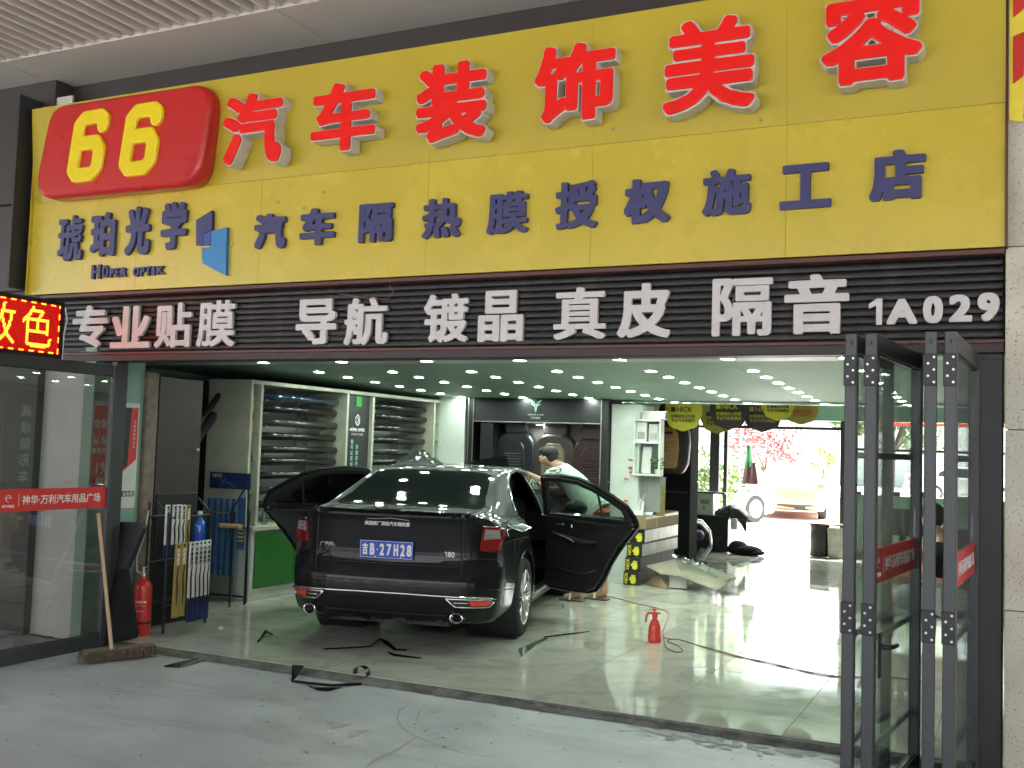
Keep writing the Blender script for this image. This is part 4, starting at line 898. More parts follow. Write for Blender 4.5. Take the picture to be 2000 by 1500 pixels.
bottle('paint_pot',(-3.925,10.300,0.472),'box_white',[(.05,0),(.055,.02),(.055,.13),(.045,.16),(.04,.17)],'white plastic pot hanging at the counter end',cat='pot')
b=MB(); gx=(-3.864,10.627,0.050); b.sph((gx[0]-.02,gx[1]+.2,FZ+.07),1,(.30,.2,.09),10); b.sph((gx[0]-.12,gx[1]+.22,FZ+.10),1,(.16,.18,.12),10); b.sph((gx[0]+.16,gx[1]+.15,FZ+.05),1,(.17,.13,.05),8); o=b.obj('black_bag','black_soft',smooth=True); tag(o,'slumped black bag lying on the tiles near the back opening','bag')
q=(-2.799,11.414,0.050)
o=empty('dark_bin',q,0,'dark ribbed bin by the right edge of the back opening','bin'); MB().lathe([(.15,0),(.155,.02),(.15,.15),(.155,.3),(.15,.42),(.16,.50),(.14,.50)],18).obj('body','black',o); MB().box(-.17,.42,-.14,.2,.505,.53,.005).obj('lid_board','brown_leather',o)
o=empty('pale_box',(q[0]+.16,q[1]-.12,FZ),0,'pale grey box standing in front of the dark bin','box'); b=MB(); b.raw([(0,0,0),(.27,0,0),(.30,0,.47),(-.02,0,.47),(0,.2,0),(.27,.2,0),(.30,.2,.47),(-.02,.2,.47)],[(0,1,2,3),(5,4,7,6),(4,0,3,7),(1,5,6,2),(3,2,6,7)]); b.obj('carton_body','tape_grey',o); MB().box(-.02,.30,-.012,.21,.471,.478).obj('lid','box_white',o)
# --- back wall and glazing
YB=11.9
q0=(-5.145,11.900,1.511)[0]; q1=(-4.767,11.900,1.524)[0]; q2=(-4.603,11.900,1.530)[0]; q3=(-4.522,11.900,1.533)[0]; q4=(-4.459,11.900,1.535)[0]; q5=(-2.560,11.900,1.602)[0]; q6=(-2.478,11.900,1.604)[0]
struct(box('rear_wall',-8.4,q0,YB,YB+.2,0,2.9,'cream'))
struct(box('rear_header',q0,.05,YB-.02,YB+.15,2.26,2.9,'wall_green'))
RW=empty('rear_glazing',(0,0,0),0,'dark framed glass front and open doorway at the back of the shop','glazed front')
for a,b_ in((q1,q2),(q3,q4),(q5,q6),(-.03,.05)): box('post',a,b_,YB,YB+.08,FZ,2.259,'charcoal',RW)
box('transom',q0,q1-.001,YB+.01,YB+.07,2.10,2.15,'charcoal',RW); box('transom',q4+.001,q5-.001,YB+.005,YB+.075,2.105,2.155,'charcoal',RW)
box('pane',q0,q1-.002,YB+.03,YB+.036,.05,2.099,'clear_glass',RW,bev=0); box('pane',q4+.002,q5-.002,YB+.03,YB+.036,2.156,2.258,'clear_glass',RW,bev=0)
struct(box('rear_parapet',q6+.002,.05,YB-.05,YB+.1,0,1.06,'wall_green')); box('window_pane',q6+.002,-.031,YB+.03,YB+.036,1.061,2.25,'clear_glass',RW,bev=0)
for z in(1.80,): box('glazing_bar',q6+.002,-.031,YB+.02,YB+.029,z-.02,z+.02,'charcoal',RW)
MB().box(q6+.6,q6+.64,YB+.02,YB+.029,1.061,2.25).obj('glazing_bar','charcoal',RW)
q=(-5.023,11.850,1.650); o=empty('wall_calendar',q,0,'orange and white poster on the rear wall beside the window','poster'); box('sheet',-.07,.07,0,.006,-.30,.30,'box_white',o,bev=0); box('picture',-.06,.06,-.004,-.001,-.25,.05,'orange',o,bev=0)
# hanging clothes
q=(-4.384,13.200,1.729); o=empty('hanging_clothes',q,0,'green and maroon shirts hanging on a pole outside the back opening','clothes')
def cloth(nm,z0,z1,w0,w1,m,dx=0):
    b=MB(); vs=[];fs=[]
    for i in range(9):
        t=i/8; w=w0+(w1-w0)*t
        for k in range(7): vs.append((dx+(k/6-.5)*w,.03*math.sin(k*2.2+t*2),z0+(z1-z0)*t))
    for i in range(8):
        for k in range(6): fs.append((i*7+k,i*7+k+1,i*7+k+8,i*7+k+7))
    b.raw(vs,fs); b.raw([(x,y+.02,z) for x,y,z in vs],[f_[::-1] for f_ in fs]); b.obj(nm,m,o,smooth=True)
cloth('green_shirt',.10,-.30,.06,.16,'shirt_green'); cloth('maroon_shirt',-.22,-.62,.18,.30,'maroon',.03)
MB().tube([(-.14,0,-1.5),(-.14,0,.45)],.02).tube([(-.14,0,.12),(.15,0,.12)],.012).obj('pole','steel',o)
# --- NICK pennants
def pennant(p,w,mm,mt,label,rz=0,rx=0):
    r=empty('pennant',p,0,label,'pennant','advertising pennants hanging from the rear ceiling',rot=(rx,0,rz))
    h=w*.78; P=[(-w/2,0)]
    for i in range(17):
        a=PI+PI*i/16; s=1+.035*math.cos(i*PI*.5*1.0); P.append((w*.5*math.cos(a)*s,-h*.45+h*.55*math.sin(a)*s))
    P.append((w/2,0)); P=[(x,-z) if False else (x,z) for x,z in P]
    link('card',shape([P[::-1]],.003),mm,r)
    link('title',txt('NICK',w=w*.42,th=.001,bold=.002),mt,r,(.03*w,-.003,-h*.26))
    link('print',txt('防爆隔热太阳膜',w=w*.66,th=.001,bold=.001),mt,r,(0,-.003,-h*.50)); link('print',txt('专业汽车贴膜店',w=w*.66,th=.001,bold=.001),mt,r,(0,-.003,-h*.64))
    link('emblem',shape([[(-w*.34,-h*.34),(-w*.22,-h*.34),(-w*.22,-h*.18),(-w*.34,-h*.18)]],.002),mt,r,(0,-.003,0))
    MB().cyl((-.15*w,0,0),(-.15*w,0,.9),.002,n=4).cyl((.15*w,0,0),(.15*w,0,.9),.002,n=4).obj('string','text_white',r)
pennant((-3.822,7.000,2.310),.48,'nick_yellow','nick_dark','bright yellow pennant with black NICK print, first from the cabinet')
pennant((-3.682,8.200,2.296),.46,'nick_amber','nick_dark','dull amber pennant hanging lowest, right of the bright yellow one',.2)
pennant((-3.327,7.400,2.383),.52,'nick_dark','nick_yellow','dark pennant with yellow print, overlapping the amber one',-.15,)
pennant((-3.016,8.000,2.378),.52,'nick_dark','nick_amber','second dark pennant, hanging above the open doorway',.1)
pennant((-2.617,8.600,2.457),.46,'nick_amber','orange','pale amber pennant nearest the folding doors',.1)
pennant((-2.652,7.200,2.443),.44,'nick_yellow','nick_dark','yellow pennant mostly hidden above the dark ones',-.2)
# --- desk zone behind the folding doors
dkz=empty('wooden_desk',(-1.42,5.3,FZ),0,'wooden topped desk behind the folding doors','desk'); box('top',0,1.3,0,.62,.70,.74,'wicker',dkz); box('front_panel',.03,1.27,.03,.06,.35,.699,'brown_leather',dkz)
for x in(.05,1.2): box('leg',x,x+.05,.08,.56,0,.699,'charcoal',dkz)
o=empty('monitor',(-1.25,5.6,.78),.1,'black computer monitor on the wooden desk','monitor'); box('screen',0,.46,0,.03,.08,.36,'black',o); box('stand',.2,.26,.03,.06,0,.1,'black',o); box('foot',.13,.33,-.05,.12,-.0,.012,'black',o)
o=empty('printer',(-.75,5.45,.78),-.1,'low black printer beside the monitor','printer'); box('body',0,.40,0,.3,0,.19,'charcoal',o,bev=.01); box('tray',.05,.35,-.1,-.001,.02,.04,'black',o)
bottle('water_bottle',(-1.36,5.45,.78),'film',[(.03,0),(.033,.02),(.033,.15),(.012,.2),(.014,.22)],'clear water bottle on the desk edge')
cl=[(-2.3,'charcoal'),(-1.7,'box_black'),(-1.2,'charcoal'),(-.7,'box_white')]
for i,(x,mm) in enumerate(cl):
    o=MB().box(-.09,.09,-.05,.05,0,.05+.02*(i%3),.01).obj('parapet_item',mm,None,(x,YB+.03-.03,1.061)); tag(o,['black','small black','low dark','white'][i]+' box on the rear window ledge, number of the row seen through the glass leaf'.replace('number of the row ',''),'box','things on the rear window ledge')
# vertical boards on the right wall, mirrored in the opened glass leaf
for (y,mm,mt,s,lb) in ((3.2,'cream','text_gold','琥珀光学','tall beige wall board with gold characters on the right wall'),(4.3,'dark_green','text_mint','高级隐形车衣','tall dark wall board with pale characters on the right wall')):
    o=empty('wall_board',(.045,y,0),-PI/2,lb,'wall board'); box('board',-.32,.32,-.03,0,.5,2.25,mm,o)
    for i,c_ in enumerate(s): link('character',txt(c_,h=.17,th=.002,bold=.003),mt,o,(0,-.034,1.95-.235*i))
# --- poster on the entry wall
PO=empty('poster',(-6.598,.0,0),PI/2,'red and black car loan poster with cut corner on the entry wall','poster')
pY0,pY1,pZ0,pZ1=-.02,.455,1.05,1.90
box('sheet',pY0,pY1,-.004,0,pZ0,pZ1+.02,'box_white',PO,bev=0)
def pq(nm,pts,m): link(nm,shape([pts],.002),m,PO,(0,-.006,0))
pq('red_field',[(pY0,pZ0+.14),(.18,pZ0+.14),(.30,1.35),(.44,1.45),(.44,1.88),(pY0,1.88)],'sticker_red')
link('black_band',shape([[(.26,1.34),(.345,1.40),(.365,1.88),(.28,1.88)]],.002),'black',PO,(0,-.0085,0))
for s_,x,z,w_ in (('全新',.05,1.74,.15),('从车',.05,1.60,.15),('真爱的车',.07,1.52,.20),('1%',.085,1.38,.12),('85%',.09,1.27,.13)):
    link('lettering',txt(s_,w=w_,th=.001,bold=.0012),'text_white',PO,(x,-.009,z))
box('logo_box',.30,.435,-.008,-.005,1.145,1.19,'dark_brown',PO,bev=0); link('lettering',txt('众车贷',w=.11,th=.001,bold=.001),'text_white',PO,(.367,-.009,1.167))
for i,c_ in enumerate('只看资质只认车'): link('lettering',txt(c_,h=.024,th=.001),'text_white',PO,(.405,-.009,1.76-.034*i))
# --- extinguisher
ex=empty('fire_extinguisher',(-6.348,0.356,0.040),.6,'red fire extinguisher with white instruction label standing at the entrance','fire extinguisher')
MB().lathe([(.066,0),(.070,.01),(.070,.36),(.066,.40),(.048,.435),(.022,.45),(.020,.475)],24).obj('cylinder','red',ex,smooth=40)
MB().cyl((0,0,.475),(0,0,.50),.022).box(-.012,.012,-.02,.10,.505,.515).box(-.010,.010,-.02,.08,.535,.545).cyl((0,-.02,.50),(0,-.02,.54),.01).obj('valve','steel',ex)
MB().tube([(0,-.02,.49),(-.05,-.05,.52),(-.06,-.02,.62),(-.02,.02,.80),(0,.05,1.0)],.007).obj('hose','text_grey',ex,smooth=True)
lb=MB()
for i in range(9):
    a0=R(-128+i*9);a1=R(-128+(i+1)*9)
    lb.raw([(.0712*math.cos(a0),.0712*math.sin(a0),.14),(.0712*math.cos(a1),.0712*math.sin(a1),.14),(.0712*math.cos(a1),.0712*math.sin(a1),.30),(.0712*math.cos(a0),.0712*math.sin(a0),.30)],[(0,1,2,3)])
lb.obj('label','sticker_red',ex)
link('lettering',txt('干粉灭火器',w=.085,th=.001,bold=.0008),'text_white',ex,(0,-.0728,.275)); link('lettering',txt('使用方法 检查日期',w=.08,th=.001),'text_white',ex,(0,-.0728,.245)); link('lettering',txt('MFZ/ABC4',w=.06,th=.001),'text_white',ex,(0,-.0728,.2))
MB().lathe([(.0705,.095),(.0715,.097),(.0715,.11),(.0705,.112)],24).obj('strap','black',ex)
# --- black folded mats behind the door post
o=empty('black_mat',(0,0,0),0,'black folded rubber mat leaning behind the door post','mat')
a=[(-6.541,0.100,0.958),(-6.211,0.160,0.962),(-6.191,0.160,0.915),(-6.281,0.100,0.604),(-6.467,0.060,0.552)]
b=MB(); b.poly(a,(.01,.035,.0)); b.obj('upper_fold','black',o)
a=[(-6.467,0.060,0.548),(-6.286,0.100,0.599),(-6.242,0.100,0.447),(-6.061,0.020,0.128),(-6.059,0.000,0.096),(-6.317,-0.040,0.016)]
b=MB(); b.poly(a,(.0,.03,.0)); b.obj('lower_fold','black_soft',o)
# --- wiper blade rack
RA=empty('wiper_rack',(0,0,0),0,'black wire display rack of wiper blade packs near the extinguisher','display rack')
p0=(-6.242,0.489,0.040);p1=(-6.336,1.082,0.040)
b=MB()
for q in(p0,p1): b.tube([q,(q[0],q[1],1.02)],.012,8); b.tube([(q[0],q[1],1.0),(q[0]-.10,q[1]-.05,1.12)],.010,8); b.tube([(q[0]-.22,q[1],FZ),(q[0]-.22,q[1],1.1)],.01,8)
for z in(.26,.60,.98): b.tube([(p0[0],p0[1],z),(p1[0],p1[1],z)],.008,8); b.tube([(p0[0]-.22,p0[1],z),(p1[0]-.22,p1[1],z)],.008,8)
for q in(p0,p1):
    for z in(.26,.98): b.tube([q[:2]+(z,),(q[0]-.22,q[1],z)],.006,6)
b.obj('frame','black',RA)
b=MB(); b.box(p0[0]-.215,p1[0]-.15,p0[1]+.02,p1[1]-.02,.23,.245); b.obj('tray','black',RA)
def pack(nm,px_,m0,m1,label,w=.055,h=.5,dark=.35):
    r=empty(nm,px_,PI/2+random.uniform(-.12,.12),label,'wiper pack','wiper blade packs on the rack')
    box('card',-w/2,w/2,-.012,0,-h,0,m0,r,bev=.001); box('foot_band',-w/2-.0005,w/2+.0005,-.0135,.001,-h-.0005,-h*(1-dark),m1,r,bev=0)
    b=MB(); b.tube([(.008,-.016,-h*.30),(-.006,-.016,-h*.45),(.004,-.016,-h*.62),(.0,-.016,-h*.85)],[.003,.006,.007,.003],6); b.obj('blade','black',r)
    link('lettering',txt('无骨雨刷',w=h*.22,th=.001,bold=.0006),'text_black' if m0!='pack_gold' else 'text_white',r,(0,-.0145,-h*.18),rot=(0,PI/2,0))
    b=MB(); b.box(-.012,.012,-.013,-.0125,-.03,-.012); b.obj('hang_slot','black',r)
ups=[(-6.260,0.484,1.090),(-6.260,0.565,1.087),(-6.250,0.602,1.090),(-6.240,0.645,1.085),(-6.240,0.699,1.083)]
for i,q in enumerate(ups): pack('wiper_pack',q,'pack_white' if i!=4 else 'pack_gold','blue_dark','%s pack in the upper row of the wiper rack'%['lone white wiper','first of the white wiper group','second of the white wiper group','third of the white wiper group','gold edged wiper'][i],w=.05,h=.42,dark=.0 if i in() else .22)
los=[(-6.160,0.518,0.776),(-6.160,0.588,0.779),(-6.140,0.655,0.784),(-6.120,0.687,0.788),(-6.140,0.758,0.786),(-6.140,0.807,0.787),(-6.140,0.856,0.788)]
for i,q in enumerate(los): pack('wiper_pack',q,'pack_gold' if i<2 else 'pack_white','pack_gold' if i<2 else 'blue_dark','%s wiper pack in the lower row, hanging in front'%['left gold','right gold','first white and blue','second white and blue','third white and blue','fourth white and blue','last white and blue'][i],w=.062 if i<2 else .05,h=.60 if i<2 else .66,dark=.30)
o=empty('washer_bottle',(-6.340,0.959,0.759),0,'clear bottle of blue screenwash above the wiper packs','bottle')
MB().lathe([(.045,-.05),(.052,-.04),(.052,.12),(.045,.16),(.02,.20),(.018,.225)],16).obj('bottle_body','liquid_blue',o,smooth=40); MB().cyl((0,0,.226),(0,0,.255),.022).obj('cap','box_white',o); MB().lathe([(.0535,.0),(.0535,.08)],16).obj('wrap_label','plate_blue',o)
# --- blue display rack
RB=empty('blue_display_rack',(0,0,0),0,'black framed rack with navy sign and long blue packs before the grey shelf end','display rack')
a=(-7.098,1.900,1.319); c_=(-6.591,1.900,1.162)
sgn=box('top_sign',a[0],c_[0],1.9,1.915,c_[2],a[2],'blue_dark',RB)
link('lettering',txt('METO',w=.12,th=.002,bold=.001),'text_grey',sgn,(a[0]+.10,1.897,a[2]-.035)); link('graphic',stroke_shape([[(-.06,.03),(0,.0),(.07,-.01),(.14,-.05)],[(0,0),(-.03,-.05)],[(.02,.03),(.0,0)]],.007,.003,.001,.0005),'blue_pack',sgn,(a[0]+.18,1.897,a[2]-.09))
b=MB()
for q in((-6.728,1.848,0.040),(-6.720,2.052,0.040)): b.tube([q,(q[0],q[1],.62),(q[0]+.01,q[1],.95)],.011,8)
qa=(-6.771,1.850,0.699);qb=(-6.613,1.900,1.319); b.tube([qa,((-6.761,1.850,0.944)),((-6.683,1.880,1.105)),((-6.609,1.900,1.245))],.010,8); b.tube([((-6.621,1.910,1.318)),((-6.700,2.050,0.057))],.010,8); b.tube([((-7.066,1.950,0.124)),((-6.633,1.950,0.134))],.009,8)
b.obj('frame','black',RB)
MB().cyl((-6.804,1.750,0.820),(-6.555,1.750,0.825),.022,n=12).obj('wooden_bar','broom_pole',RB)
for i,x in enumerate((412,424,436,447,459)):
    q={412:(-7.113,1.950,1.061),424:(-7.035,1.950,1.065),436:(-6.958,1.950,1.064),447:(-6.887,1.950,1.067),459:(-6.810,1.950,1.066)}[x]
    r=empty('blue_pack',q,random.uniform(-.05,.05),'%s long blue wiper box on the blue rack'%['first','second','third','fourth','fifth'][i],'box','long blue boxes on the rack')
    box('carton_body',-.024,.024,-.02,.02,-.74,0,'blue_pack',r); link('lettering',txt('METO',w=.04,th=.001),'text_yellow',r,(0,-.0215,-.14)); MB().tube([(.012,-.024,-.02),(.016,-.026,-.12),(.012,-.024,-.22)],.003,6).obj('printed_blade','black',r)
q=(-6.712,1.930,1.082); r=empty('blue_leaflet',q,0,'pale blue card with yellow print hanging at the rack side','card'); box('sheet',-.04,.055,0,.004,-.50,0,'blue_pack',r); 
for i in range(5): link('lettering',txt('三段式雨刷',w=.075,th=.001,bold=.0006),'text_yellow',r,(.008,-.002,-.27-.036*i))
# ================================================================== CARS
def pchip(xs,ys,x):
    xs=np.array(xs,float); ys=np.array(ys,float); h=np.diff(xs); d=np.diff(ys)/h; m=np.zeros(len(xs))
    for i in range(1,len(xs)-1):
        if d[i-1]*d[i]>0: w1=2*h[i]+h[i-1];w2=h[i]+2*h[i-1]; m[i]=(w1+w2)/(w1/d[i-1]+w2/d[i])
    m[0]=d[0];m[-1]=d[-1]; x=np.clip(x,xs[0],xs[-1]); i=np.clip(np.searchsorted(xs,x)-1,0,len(h)-1)
    t=(x-xs[i])/h[i]; return ys[i]*(2*t**3-3*t**2+1)+h[i]*m[i]*(t**3-2*t**2+t)+ys[i+1]*(-2*t**3+3*t**2)+h[i]*m[i+1]*(t**3-t**2)
KX=[-1.12,-1.0,-.85,-.6,-.3,0,.25,.5,.9,1.3,1.7,2.0,2.3,2.7,3.1,3.4,3.6,3.72]
TB={ # x:          -1.12 -1.0  -.85  -.6   -.3    0    .25   .5    .9   1.3   1.7   2.0   2.3   2.7   3.1   3.4   3.6  3.72
 'W': [.78,.845,.875,.895,.905,.912,.915,.915,.915,.915,.915,.912,.91,.90,.875,.83,.76,.66],
 'zb':[.27,.24,.22,.21,.20,.19,.18,.18,.18,.18,.18,.18,.18,.18,.18,.19,.21,.24],
 'zs':[1.01,1.02,1.02,1.01,1.005,1.0,.995,.985,.965,.95,.935,.92,.905,.88,.84,.78,.70,.60],
 'zt':[1.075,1.085,1.09,1.105,1.19,1.31,1.385,1.42,1.435,1.42,1.345,1.21,1.06,.99,.94,.87,.77,.66],
 'Wr':[.60,.66,.68,.70,.685,.635,.61,.60,.60,.60,.62,.68,.74,.74,.70,.64,.55,.45]}
def ring(x):
    g={k:float(pchip(KX,v,x)) for k,v in TB.items()}; W_,zb,zs,zt,Wr=g['W'],g['zb'],g['zs'],g['zt'],g['Wr']
    P=[(0,zb),(.55*W_,zb),(.86*W_,zb+.005),(.955*W_,zb+.06),(.985*W_,zb+.20),(W_,.58 if zs>.75 else zs*.75),(.992*W_,max(.78,zs-.17) if zs>.85 else zs-.10),(.975*W_,zs-.055),(.945*W_,zs-.01),(.905*W_,zs+.018)]
    gh=zt-zs
    b0=(.905*W_,zs+.018); b1=(Wr+.03,zt-.075*min(1,gh/.3))
    for t in(.2,.45,.7,.88): P.append((b0[0]+(b1[0]-b0[0])*t+.02*math.sin(t*PI)*min(1,gh/.4),b0[1]+(b1[1]-b0[1])*t))
    P+=[(Wr+.008,zt-.036*min(1,gh/.3)),(Wr-.05,zt-.016),(.6*Wr,zt-.006),(.3*Wr,zt-.001),(0,zt)]
    return P
def densify(P,k=3):
    """Catmull-Rom through the ring points"""
    out=[];n=len(P)
    for i in range(n-1):
        p0=P[max(i-1,0)];p1=P[i];p2=P[i+1];p3=P[min(i+2,n-1)]
        for j in range(k):
            t=j/k; out.append(tuple(.5*((2*p1[a])+(-p0[a]+p2[a])*t+(2*p0[a]-5*p1[a]+4*p2[a]-p3[a])*t*t+(-p0[a]+3*p1[a]-3*p2[a]+p3[a])*t**3) for a in(0,1)))
    out.append(P[-1]); return out
def xrear(y,z):
    xz=float(pchip([.20,.30,.36,.45,.58,.64,.665,.70,.80,1.0,1.05,1.075,1.10],[-.98,-1.08,-1.105,-1.125,-1.12,-1.105,-1.06,-1.038,-1.045,-1.066,-1.078,-1.068,-1.00],z))
    return xz+.20*(abs(y)/.84)**5+.05*(abs(y)/.84)**2
def xfront(y,z):
    xz=float(pchip([.18,.3,.45,.6,.72,.80,1.0],[3.66,3.74,3.78,3.77,3.72,3.64,3.5],z)); return xz-.22*(abs(y)/.84)**4
def car_shell():
    xs=list(np.arange(-.80,3.42,.06)); rings=[]
    for x in xs: rings.append([(x,y,z) for y,z in densify(ring(x))])
    # rear: ring 0 profile at x ~ -.9 wraps to the rear face
    prof=[(y,z) for y,z in densify(ring(-.95))]; pr2=[(y,z) for y,z in densify(ring(-1.02))]
    def cap(prof,fn,ts,front=False):
        out=[]
        for t in ts: out.append([(fn(y*(1-t),z),y*(1-t),z) for y,z in prof])
        return out
    rear=cap(pr2,xrear,[0,.03,.07,.12,.2,.3,.42,.55,.7,.85,.9999])
    mid=[]
    a=rings[0]; b=rear[0]
    p9=[(y,z) for y,z in densify(ring(-.88))]
    mid=[[(b[i][0]*.4+a[i][0]*.6,p9[i][0],p9[i][1]) for i in range(len(a))]]
    mid2=[[(b[i][0]*.8+a[i][0]*.2,prof[i][0],prof[i][1]) for i in range(len(a))]]
    pf=[(y,z) for y,z in densify(ring(3.55))]
    front=cap(pf,xfront,[0,.05,.12,.25,.45,.7,.9999])
    R_=rear[::-1]+mid2+mid+rings+front
    n=len(R_[0]); V=[];F=[]
    for r in R_: V+=r
    for i in range(len(R_)-1):
        for k in range(n-1): F.append((i*n+k,i*n+k+1,(i+1)*n+k+1,(i+1)*n+k))
    bm=bmesh.new(); vs=[bm.verts.new(v) for v in V]
    for q in F: bm.faces.new([vs[i] for i in q])
    g=bm.verts[:]+bm.edges[:]+bm.faces[:]
    d=bmesh.ops.duplicate(bm,geom=g); 
    nv=[e for e in d['geom'] if isinstance(e,bmesh.types.BMVert)]; nf=[e for e in d['geom'] if isinstance(e,bmesh.types.BMFace)]
    for v in nv: v.co.y*=-1
    bmesh.ops.reverse_faces(bm,faces=nf)
    bmesh.ops.remove_doubles(bm,verts=bm.verts[:],dist=.0012)
    bmesh.ops.dissolve_degenerate(bm,edges=bm.edges[:],dist=.0008)
    bmesh.ops.recalc_face_normals(bm,faces=bm.faces[:])
    return bm
shell=car_shell(); BV=BVHTree.FromBMesh(shell)
shm=bpy.data.meshes.new('shell'); shell.to_mesh(shm)
def hit(kind,a,b,side=1):
    if kind=='side':   # a=x,b=z
        h=BV.ray_cast(Vector((a,side*2,b)),Vector((0,-side,0)))
    elif kind=='rear': h=BV.ray_cast(Vector((-3,a,b)),Vector((1,0,0)))
    elif kind=='top': h=BV.ray_cast(Vector((a,b,3)),Vector((0,0,-1)))
    else: h=BV.ray_cast(Vector((6,a,b)),Vector((-1,0,0)))
    return (h[0],h[1]) if h[0] is not None else (None,None)
def patch(kind,outer,holes=(),off=.004,th=.006,side=1,step=.05,bound=None,flat=0):
    """2D outline projected on the car shell -> solid skin piece"""
    loops=[outer]+list(holes)
    me=curve_mesh(loops,0,0,xf=None); bm=bmesh.new(); bm.from_mesh(me); bpy.data.meshes.remove(me)
    bmesh.ops.remove_doubles(bm,verts=bm.verts[:],dist=1e-4)
    xs=[p[0] for p in outer]; ys=[p[1] for p in outer]
    for ax,(lo,hi) in ((0,(min(xs),max(xs))),(1,(min(ys),max(ys)))):
        v=math.floor(lo/step)*step+step
        while v<hi:
            co=[0,0,0];no=[0,0,0];co[ax]=v+.0007;no[ax]=1
            bmesh.ops.bisect_plane(bm,geom=bm.verts[:]+bm.edges[:]+bm.faces[:],plane_co=co,plane_no=no); v+=step
    nor={}
    for v in bm.verts:
        a,b=v.co.x,v.co.y; p,nrm=hit(kind,a,b,side)
        if p is None:
            for s in(.99,.97,.94,.9,.85,.8):
                cx=sum(xs)/len(xs);cy_=sum(ys)/len(ys); p,nrm=hit(kind,cx+(a-cx)*s,cy_+(b-cy_)*s,side)
                if p is not None: break
            if p is None: p=Vector((0,0,0));nrm=Vector((0,0,1))
        nor[v]=nrm.copy(); v.co=p+nrm*off
    low=[(v.co-nor[v]*th).copy() for v in bm.verts]
    bm.verts.index_update(); n=len(bm.verts)
    V=[v.co.copy() for v in bm.verts]+low; F=[]
    for f_ in bm.faces: ids=[v.index for v in f_.verts]; F.append(tuple(ids)); F.append(tuple(i+n for i in ids[::-1]))
    for e in bm.edges:
        if len(e.link_faces)==1: a,b=e.verts[0].index,e.verts[1].index; F.append((a,b,b+n,a+n))
    bm.free(); m=bpy.data.meshes.new('p'); m.from_pydata([tuple(v) for v in V],[],F)
    b2=bmesh.new(); b2.from_mesh(m); bmesh.ops.recalc_face_normals(b2,faces=b2.faces[:]); b2.to_mesh(m); b2.free(); return m
def ribbon(kind,pts,r=.004,off=.002,side=1,n=6):
    """thin bead along the shell through 2D points"""
    out=[]
    for a,b in zip(pts[:-1],pts[1:]):
        L=math.hypot(b[0]-a[0],b[1]-a[1]); k=max(1,int(L/.03))
        for i in range(k): out.append((a[0]+(b[0]-a[0])*i/k,a[1]+(b[1]-a[1])*i/k))
    out.append(pts[-1]); P=[]
    for a,b in out:
        p,nrm=hit(kind,a,b,side)
        if p is not None: P.append(p+nrm*off)
    b=MB()
    if len(P)>1: b.tube(P,r,n)
    return b
def arc(cx,cz,r,a0,a1,n=18): return [(cx+r*math.cos(R(a0+(a1-a0)*i/n)),cz+r*math.sin(R(a0+(a1-a0)*i/n))) for i in range(n+1)]
def smooth_loop(P,k=4,closed=True):
    out=[];n=len(P)
    for i in range(n):
        p0,p1,p2,p3=P[i-1],P[i],P[(i+1)%n],P[(i+2)%n]
        for j in range(k):
            t=j/k; out.append(tuple(.5*((2*p1[a])+(-p0[a]+p2[a])*t+(2*p0[a]-5*p1[a]+4*p2[a]-p3[a])*t*t+(-p0[a]+3*p1[a]-3*p2[a]+p3[a])*t**3) for a in(0,1)))
    return out
DOOR=[(1.16,.30),(1.17,.6),(1.155,.97),(1.10,1.17),(1.04,1.345),(1.0,1.375),(.80,1.382),(.55,1.36),(.38,1.31),(.22,1.225),(.08,1.13),(.03,1.03),(.05,.93),(.13,.84),(.25,.72),(.36,.57),(.43,.42),(.50,.31),(.60,.27),(.9,.26),(1.10,.265)]
DWIN=[(1.075,1.005),(1.03,1.18),(.985,1.31),(.96,1.325),(.78,1.33),(.57,1.313),(.42,1.265),(.27,1.18),(.15,1.10),(.13,1.035),(.16,1.015)]
